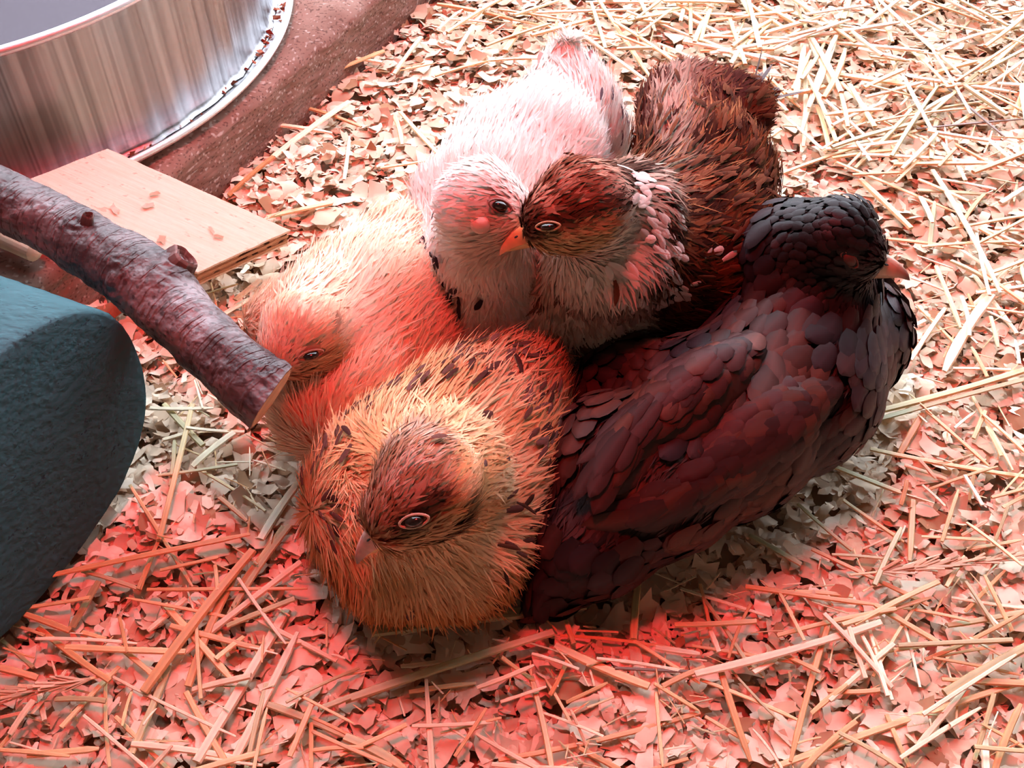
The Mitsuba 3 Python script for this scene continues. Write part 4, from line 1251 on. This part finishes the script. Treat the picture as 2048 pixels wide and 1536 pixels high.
# ---- the white chick behind
C = Chick('white_chick', {
    'breast': (1000, 595, .046, .0220), 'low': (1000, 640, .030, .0220), 'mid': (1015, 420, .060, .0300), 'back': (1068, 325, .068, .0295), 'rump': (1132, 218, .074, .0205), 'tail': (1132, 135, .090, .0080), 'tail_tip': (1138, 108, .096, .0040),
    'wing': (890, 400, .062, .0125), 'wing_back': (975, 275, .066, .0150), 'hip': (1180, 280, .060, .0175), 'shoulder': (888, 540, .056, .0120), 'neck': (975, 470, .083, .0190), 'head': (966, 410, .104, .0155), 'face': (1006, 428, .102, .0110)},
    [('face', 'head'), ('head', 'neck'), ('neck', 'breast'), ('breast', 'mid'), ('low', 'mid'), ('mid', 'back'), ('back', 'rump'), ('rump', 'tail'), ('tail', 'tail_tip'), ('wing', 'wing_back'), ('hip', 'rump'), ('shoulder', 'wing')],
    beak_dir=spot(1066, 440, .099) - spot(966, 410, .104), seed=23)


C.roll_to(997, 412)
def col_C(P, N):
    n1 = meshkit.fbm(P * 120, 3, 5)
    c = lerp((0.80, 0.76, 0.70), (0.90, 0.88, 0.84), n1)
    h = C.hl(P)
    hd = np.linalg.norm(P - C.hc, axis=1) / C.hr
    on = sstep(1.7, 1.1, hd)
    c = lerp(c, (0.62, 0.45, 0.36), on * sstep(0.25, -0.1, h[:, 2]) * sstep(-.3, .4, h[:, 0]) * 0.8)
    return lerp(c, (0.28, 0.15, 0.10), on * np.exp(-((h - C.cheek(997, 412)) ** 2).sum(-1) / .30 ** 2) * 0.6)


C.skin(lambda P, N: col_C(P, N) * 0.85)
eC1, eC2 = C.eyes(997, 412, r=0.0030, lid=(0.20, 0.10, 0.08), squash=0.65)
C.beak(spot(1068, 448, .097), 0.0046, 0.0050, (0.62, 0.34, 0.2), (0.5, 0.25, 0.15), (0.66, 0.45, 0.28), inset=0.95)
kC = face_free(C, ((eC1, .0046), (eC2, .0046)))
C.add('fluff', [fluff(C, 36000, col_C, head_len(C, 0.0058, 0.0125), 0.0012, keep=kC), fluff(C, 8000, lambda P, N: col_C(P, N), head_len(C, 0.006, 0.014), 0.0008, (0.2, 0.45), keep=kC)])
f_, l_, u_ = C.cheek(960, 446)
p, n_, d_ = C.surface(f_, l_, u_)
s = trimesh.creation.icosphere(subdivisions=2, radius=1.0)
put('white_chick__ear_lobe', raw_ply(p + n_ * .0012 + s.vertices @ np.stack([C.f * .0036, C.up * .0032, n_ * .0018], 0), s.faces, 'm_skin', np.broadcast_to((0.78, 0.50, 0.44), s.vertices.shape), np.array(s.vertices) @ np.stack([C.f, C.up, n_], 0)))
tag('white_chick__ear_lobe', 'pink ear lobe')
spots(C, 3000, lambda P, N: 1.0 * np.exp(-((P - C.hit(880, 555)) ** 2).sum(-1) / .015 ** 2) * (N[:, 1] < .6), [(0.03, 0.02, 0.025), (.06, .045, .05)], cap=60, L=(.005, .009), W=(.002, .0036), name='dark_feather')
tp_, td_ = C.J['tail'][0], unit(C.J['tail_tip'][0] - C.J['rump'][0])
ts_ = unit(np.cross(td_, [0, 0, 1.0]))
fan = np.linspace(-.75, .75, 9)
tv, tf, tc, tn = C.cards(C.J['rump'][0] + (tp_ - C.J['rump'][0]) * .55 + fan[:, None] * ts_ * .009, np.repeat(unit(np.cross(ts_, td_))[None], 9, 0), unit(td_ + fan[:, None] * ts_ * .45), (.019 - .005 * np.abs(fan)) * np.array([1, .85, 1.1, .95, 1.05, .85, 1, .9, .8]), .0062, .02, .10,
                         np.tile([[.88, .87, .85]], (9, 1)), np.array([[.88, .87, .85]] * 6 + [[.45, .42, .46]] * 3), broad=True, wander=.05)
for k_ in range(9):
    child('white_chick', 'tail_feather', raw_ply(tv[k_], tf, 'm_fluff', np.clip(tc[k_], 0, .93), tn[k_]))
spots(C, 3000, lambda P, N: 0.6 * np.exp(-((P - C.J['hip'][0]) ** 2).sum(-1) / .02 ** 2) * (N[:, 2] > .2), [(0.12, 0.10, 0.12)], cap=9, L=(.004, .008), W=(.0012, .002), name='dark_feather')

# ---- the mottled brown chick
D_ = Chick('mottled_chick', {
    'breast': (1170, 600, .050, .0260), 'low': (1200, 628, .036, .0235), 'mid': (1365, 490, .060, .0365), 'back': (1400, 365, .072, .0300), 'waist': (1385, 290, .078, .0235), 'rump': (1375, 230, .081, .0205), 'hind': (1455, 230, .077, .0170), 'tail': (1500, 205, .076, .0100),
    'wing': (1470, 500, .058, .0200), 'neck': (1215, 500, .088, .0215), 'nape': (1252, 425, .099, .0180), 'head': (1155, 418, .116, .0168), 'face': (1102, 444, .113, .0112)},
    [('face', 'head'), ('head', 'nape'), ('nape', 'neck'), ('neck', 'breast'), ('neck', 'mid'), ('breast', 'mid'), ('low', 'mid'), ('mid', 'back'), ('back', 'waist'), ('waist', 'rump'), ('rump', 'hind'), ('hind', 'tail'), ('mid', 'wing')],
    beak_dir=spot(1022, 478, .101) - spot(1155, 418, .116), seed=24, k=0.006)


D_.roll_to(1100, 450)
EYE_D = D_.cheek(1100, 450)


AXD = (D_.J['breast'][0], unit(np.array([0.94, 0.34, 0.0])))


def pxD(P):
    """How far round to the right of the breast, so that 1250 lies on the wing's front edge."""
    return 1170 + ((P - AXD[0]) @ AXD[1]) / 0.0002


def col_D(P, N):
    n1 = meshkit.fbm(P * 170, 3, 5)
    n2 = meshkit.fbm(P * 75, 3, 9)
    c = lerp((0.035, 0.015, 0.011), (0.16, 0.055, 0.024), sstep(.38, .66, n1))
    br = np.clip(D_.near(P, 'breast', 1.35) + D_.near(P, 'low', 1.1), 0, 1) * sstep(1262, 1205, pxD(P))
    wh = lerp((0.55, 0.44, 0.34), (0.88, 0.80, 0.70), sstep(.34, .55, n1))
    wh = lerp(wh, (0.16, 0.075, 0.04), sstep(.58, .66, n2))
    c = lerp(c, wh, sstep(.05, .35, br))
    rp = np.clip(D_.near(P, 'rump', 1.3) + D_.near(P, 'waist', .8), 0, 1)
    c = lerp(c, lerp((0.07, 0.022, 0.020), (0.17, 0.045, 0.038), n1), rp * .8)
    h = D_.hl(P)
    hd = np.linalg.norm(P - D_.hc, axis=1) / D_.hr
    on = sstep(1.9, 1.35, hd)
    crown = lerp((0.17, 0.06, 0.035), (0.45, 0.24, 0.17), sstep(.42, .66, meshkit.noise(P * 300, 4)))
    c = lerp(c, crown, on * sstep(-.1, .35, h[:, 2]) * .95)
    face = lerp((0.40, 0.24, 0.12), (0.55, 0.37, 0.20), n1)
    c = lerp(c, (0.68, 0.60, 0.52), sstep(2.3, 1.7, hd) * sstep(-.3, -.6, h[:, 2]) * sstep(-1.2, -.4, h[:, 0]))
    c = lerp(c, face, on * sstep(.25, -.05, h[:, 2]) * sstep(-.75, -.5, h[:, 2]) * sstep(-.9, -.3, h[:, 0]))
    neckw = np.exp(-(((h[:, 0] + 1.1) / .55) ** 2 + ((h[:, 2] + .35) / .75) ** 2)) * sstep(.35, .55, n1)
    c = lerp(c, (0.55, 0.44, 0.36), np.clip(neckw, 0, 1) * .75)
    stripe = on * np.exp(-((h[:, 2] - EYE_D[2] - .10 * (h[:, 0] - EYE_D[0])) / .17) ** 2) * sstep(1.2, .9, h[:, 0]) * (np.abs(h[:, 1]) > .3)
    return lerp(c, (0.035, 0.022, 0.016), stripe * .85)


D_.skin(lambda P, N: col_D(P, N) * 0.7)
eD1, eD2 = D_.eyes(1100, 450, r=0.0030, lid=(0.42, 0.32, 0.18), squash=0.45, tilt=0.3)
D_.beak(spot(998, 508, .096), 0.0050, 0.0056, (0.60, 0.26, 0.11), (0.60, 0.36, 0.20), (0.66, 0.42, 0.20), inset=1.15, drop=0.15)
kD = face_free(D_, ((eD1, .0046), (eD2, .0046)))
D_.add('fluff', [fluff(D_, 30000, col_D, head_len(D_, 0.0058, 0.0115), 0.0012, keep=kD),
                 fluff(D_, 7000, lambda P, N: lerp(col_D(P, N), (0.46, 0.22, 0.10), 0.5 * (D_.near(P, 'mid', 1.4) + D_.near(P, 'back', 1.3)).clip(0, 1)), head_len(D_, .006, .012), .0006, (.16, .34), keep=kD)])
WS = [(D_.hit(u, v), r) for u, v, r in ((1275, 400, .007), (1300, 440, .007), (1310, 480, .005), (1330, 515, .004), (1290, 590, .008), (1330, 585, .006), (1340, 425, .003), (1420, 515, .003), (1240, 540, .006))]
spots(D_, 16000, lambda P, N: sum(.30 * np.exp(-((P - c_) ** 2).sum(-1) / r_ ** 2) for c_, r_ in WS), [(0.80, 0.72, 0.68), (.70, .62, .58), (.52, .44, .40)], cap=110, L=(.0045, .0085), W=(.0018, .0036), name='white_feather', label='white feather', lift=.2, high=.0014)
spots(D_, 3000, lambda P, N: .8 * np.clip(D_.near(P, 'mid', 1.1) + D_.near(P, 'back', 1.2) + D_.near(P, 'wing', 1), 0, 1) * (N[:, 2] > -.2), [(0.040, 0.020, 0.016), (0.08, .032, .020), (.11, .045, .025)], cap=220, L=(.008, .012), W=(.0016, .0028), name='back_feather', tipc=(0.17, 0.07, 0.04), lift=.07)
# a rusty tail feather of the mottled chick, and its stub of a tail
p0 = D_.J['tail'][0]
tv, tf, tc, tn = D_.cards(np.repeat(p0[None], 5, 0) + D_.g.normal(0, .003, (5, 3)), np.repeat(unit([.5, .2, .6])[None], 5, 0), unit(np.array([[.5, .6, .55], [.6, .5, .2], [.7, .2, .1], [.6, .4, -.2], [.3, .7, .8]])),
                          np.array([.02, .018, .02, .016, .021]), .0046, .1, .1, np.tile([[.07, .04, .035]], (5, 1)), np.tile([[.10, .06, .06]], (5, 1)), broad=True)
for k_ in range(5):
    child('mottled_chick', 'tail_feather', raw_ply(tv[k_], tf, 'm_glossy_feather', tc[k_], tn[k_]))

# ---- the dark chick at the right, its wings folded
E = Chick('black_chick', {
    'breast': (1690, 668, .040, .0245), 'mid': (1572, 758, .045, .0335), 'back': (1450, 848, .043, .0320), 'rump': (1320, 945, .040, .0280), 'hip': (1235, 925, .040, .0255), 'vent': (1195, 1060, .028, .0200), 'tail': (1130, 1150, .018, .0105), 'tail_tip': (1085, 1200, .011, .0055),
    'low': (1390, 970, .020, .0170), 'flank': (1270, 805, .030, .0260), 'neck': (1625, 570, .071, .0225), 'nape': (1602, 500, .085, .0175), 'head': (1682, 482, .096, .0146), 'face': (1724, 512, .093, .0098)},
    [('face', 'head'), ('head', 'nape'), ('nape', 'neck'), ('neck', 'mid'), ('breast', 'mid'), ('mid', 'back'), ('back', 'rump'), ('rump', 'vent'), ('hip', 'vent'), ('vent', 'tail'), ('tail', 'tail_tip'), ('low', 'vent'), ('flank', 'back')],
    beak_dir=spot(1790, 540, .088) - spot(1682, 482, .096), seed=25, k=0.006)


E.roll_to(1697, 516)
def col_E(P, N):
    n1 = meshkit.fbm(P * 150, 3, 5)
    c = lerp((0.016, 0.010, 0.012), (0.055, 0.026, 0.024), sstep(.35, .65, n1))
    hd = np.linalg.norm(P - E.hc, axis=1) / E.hr
    return lerp(c, (0.012, 0.008, 0.009), sstep(1.6, 1.0, hd) * .85)


E.skin(lambda P, N: col_E(P, N) * 0.6)
eE1, eE2 = E.eyes(1697, 516, r=0.0028, closed=True, lid=(0.085, 0.036, 0.026), squash=.6, tilt=-.3)
E.beak(spot(1821, 557, .086), 0.0056, 0.0072, (0.66, 0.42, 0.30), (0.06, 0.035, 0.035), (0.40, 0.24, 0.16), inset=0.95, drop=0.25)
kE = face_free(E, ((eE1, .0044), (eE2, .0044)))
E.add('fluff', [fluff(E, 22000, col_E, head_len(E, .0055, .0105), .0013, lift=(.06, .22), keep=kE)], 'm_glossy_feather')


def lace(edge, core):
    """Dark rim round a paler middle."""
    def fn(col, s, cols):
        rim = np.clip(np.abs(cols)[None, None, :, None] * 0.55 + (s[None, :, None, None] > .9) * .6, 0, 1)
        shaft = 1 + 0.28 * (np.abs(cols) < .5)[None, None, :, None]
        return col * shaft * (1 - rim) + col * edge * rim
    return fn


def scale_feathers(ch, name, spacing, region, size, color, bsdf, cap=290, lift=.10, curl=.10, parent=None, label=None, cup=.3, height=.0022, dirs=None, rest='small_feathers'):
    """Overlapping body feathers set one by one: the largest cap of them parts, the rest one part."""
    P, N = ch.sample(60000)
    m = region(P, N)
    P, N = P[m], N[m]
    keepi, taken_ = [], np.zeros(len(P), bool)
    tree = cKDTree(P)
    for i_ in range(len(P)):
        if not taken_[i_]:
            keepi.append(i_)
            taken_[tree.query_ball_point(P[i_], spacing)] = True
    P, N = P[keepi], N[keepi]
    D = ch.flow_at(P, N) if dirs is None else dirs(P, N)
    g_ = ch.g
    n = len(P)
    L = size * g_.uniform(.85, 1.2, n)
    c = color(P, N) * g_.uniform(.7, 1.35, (n, 1))
    v, f, cc_, nn = ch.cards(P + N * height, N, D, L * 1.45, L * 1.12, lift, curl, c * .8, c * 1.1, broad=True, wander=.16, shade=.45, cup=cup, mark=lace(.45, 1))
    view = unit(CAM - P)
    vis = (view * N).sum(-1)
    order = np.argsort(-((vis > 0) * L))
    cap = min(cap, int((vis > 0.05).sum()))
    for k_ in order[:cap]:
        child(ch.key if parent is None else parent, name, raw_ply(v[k_], f, bsdf, np.clip(cc_[k_], .004, .9), nn[k_]))
    if n > cap:
        o = order[cap:]
        ch.add(rest, [(v[o], f, cc_[o], nn[o])], bsdf)


def core_E(P, N):
    n1 = meshkit.fbm(P * 60, 3, 15)
    return lerp((0.022, 0.012, 0.015), (0.062, 0.022, 0.016), sstep(.38, .66, n1))


EW = [[(1690, 770, .070), (1590, 830, .068), (1470, 905, .060), (1340, 968, .049), (1232, 1008, .040)],
      [(1520, 665, .084), (1440, 725, .082), (1350, 795, .075), (1270, 885, .064), (1205, 1000, .048)]]
wing_line = cKDTree(np.vstack([smooth_path(np.array([spot(*q) for q in w_]), 60)[0] for w_ in EW]))
scale_feathers(E, 'feather', .0052, lambda P, N: (np.linalg.norm(P - E.hc, axis=1) > E.hr * 1.6) & (P[:, 2] > .008) & (wing_line.query(P)[0] > np.where(wing_line.query(P)[1] % 60 > 34, .0155, .0105)), .0080, core_E, 'm_glossy_feather', cap=290, lift=.06, cup=.18)
scale_feathers(E, 'neck_feather', .0027, lambda P, N: (np.linalg.norm(P - E.hc, axis=1) <= E.hr * 1.75) & (E.hl(P)[:, 0] < .35), .0034, lambda P, N: col_E(P, N) * .8, 'm_glossy_feather', cap=140, rest='small_neck_feathers', height=.0012)


def wing(ch, key, path, wid, thick, colors, rows, feather_len, lift_tip=.005):
    """A folded wing: a shaped blade from shoulder to tip, its feathers laid on in rows and the long flight feathers along its lower edge."""
    pts = np.array([spot(u, v, z) for u, v, z in path])
    S, _ = smooth_path(pts, 40)
    d = unit(np.gradient(S, axis=0))
    W = np.interp(np.linspace(0, 1, 40), [0, .12, .4, .75, 1], [.30, .72, 1.0, .72, .10]) * wid
    # outward normal: away from the body's axis
    tree = cKDTree(ch.body.vertices)
    bn_ = ch.body.vertex_normals[tree.query(S)[1]]
    for _ in range(8):
        bn_ = np.vstack([bn_[:1], (bn_[:-2] + bn_[1:-1] * 2 + bn_[2:]) / 4, bn_[-1:]])
    nn = unit(bn_ - d * (bn_ * d).sum(-1, keepdims=True))
    side = np.cross(nn, d)
    a_ = np.linspace(0, 2 * np.pi, 20, endpoint=False)
    sink = thick * 1.3 * (1 - sstep(0, .30, np.linspace(0, 1, 40)))
    S = S - nn * sink[:, None] + nn * (lift_tip * sstep(.35, .8, np.linspace(0, 1, 40)))[:, None]
    V = S[:, None] + (np.cos(a_)[None, :, None] * side[:, None] * W[:, None, None]) + (np.sin(a_)[None, :, None] * nn[:, None] * thick) * np.minimum(1, W / wid + .1)[:, None, None]
    V = V - nn[:, None] * (np.cos(a_) ** 2 * thick * 1.1)[None, :, None]
    i, j = np.meshgrid(np.arange(39), np.arange(20), indexing='ij')
    q = np.stack([i * 20 + j, (i + 1) * 20 + j, (i + 1) * 20 + (j + 1) % 20, i * 20 + (j + 1) % 20], -1).reshape(-1, 4)
    F = np.vstack([q[:, [0, 1, 2]], q[:, [0, 2, 3]]])
    m = trimesh.Trimesh(V.reshape(-1, 3), F, process=False)
    wk = numbered(ch.key + '__wing')
    put(wk, mikit.ply(m, 'm_glossy_feather', smooth=True, color=np.broadcast_to(np.array(colors[0]) * .7, (800, 3))))
    g_ = ch.g
    out = []
    for r_, (lo, hi, step, ln, wd) in enumerate(rows):
        for x in np.arange(-1, 1.01, 2 / max(1, step)):
            for t in np.arange(lo, hi, ln * .55 / np.linalg.norm(np.diff(S, axis=0), axis=1).sum()):
                tt = min(t + g_.uniform(-.02, .02), .97)
                k_ = int(np.clip(tt * 39, 0, 39))
                x_ = np.clip(x + g_.normal(0, .06), -1, 1)
                p = S[k_] + side[k_] * W[k_] * x_ * .92 + nn[k_] * (thick * (math.sqrt(max(0, 1 - x_ * x_)) - 1.1 * x_ * x_) + .0008)
                n2 = unit(nn[k_] + side[k_] * x_ * .8)
                dd = unit(d[k_] - side[k_] * x_ * .10)
                dd = unit(dd - n2 * (dd @ n2))
                out.append((p, n2, dd, ln * g_.uniform(.9, 1.15), wd * g_.uniform(.9, 1.1)))
    P, N, D, L, Wd = (np.array(x) for x in zip(*out))
    order = np.argsort(-((P - S[0]) @ unit(S[-1] - S[0])))
    c = np.array(colors)[g_.integers(0, len(colors), len(P))] * g_.uniform(.75, 1.3, (len(P), 1))
    v, f, cc_, n3 = ch.cards(P, N, D, L, Wd, .08, .07, c * .85, c * 1.1, broad=True, wander=.08, shade=.45, cup=.22, mark=lace(.45, 1))
    for k_ in order[:290]:
        child(wk, 'feather', raw_ply(v[k_], f, 'm_glossy_feather', np.clip(cc_[k_], .004, .9), n3[k_]))
    return wk


EC = [(0.064, 0.024, 0.019), (0.050, 0.019, 0.018), (0.042, 0.018, 0.018), (0.074, 0.027, 0.019), (0.046, 0.021, 0.021)]
wing(E, 'black_chick', EW[0], .0185, .0070, EC,
     [(.02, .5, 7, .0090, .0085), (.36, .80, 6, .015, .0080), (.60, .92, 5, .022, .0075)], .012, .0085)
wing(E, 'black_chick', EW[1], .0140, .0060, EC,
     [(.02, .5, 6, .0088, .0080), (.36, .80, 5, .014, .0075), (.60, .92, 4, .018, .0070)], .012)

for key, lab in (('speckled_chick', 'speckled orange buff chick sitting puffed up at the front, head turned down left'),
                 ('buff_chick', 'plain buff chick dozing with its face against the cut branch end'),
                 ('white_chick', 'white chick behind the others, with dark flecks on its shoulder'),
                 ('mottled_chick', 'mottled brown chick with white spotted neck and pale breast, sitting highest in the huddle'),
                 ('black_chick', 'dark brownish black chick with scaly feathers and folded wings, lying at the right')):
    tag(key, lab, 'chick')
for ch in (A, B, C, D_, E):
    print(ch.key, len(ch.body.faces), 'low', round(ch.body.bounds[0][2], 4))
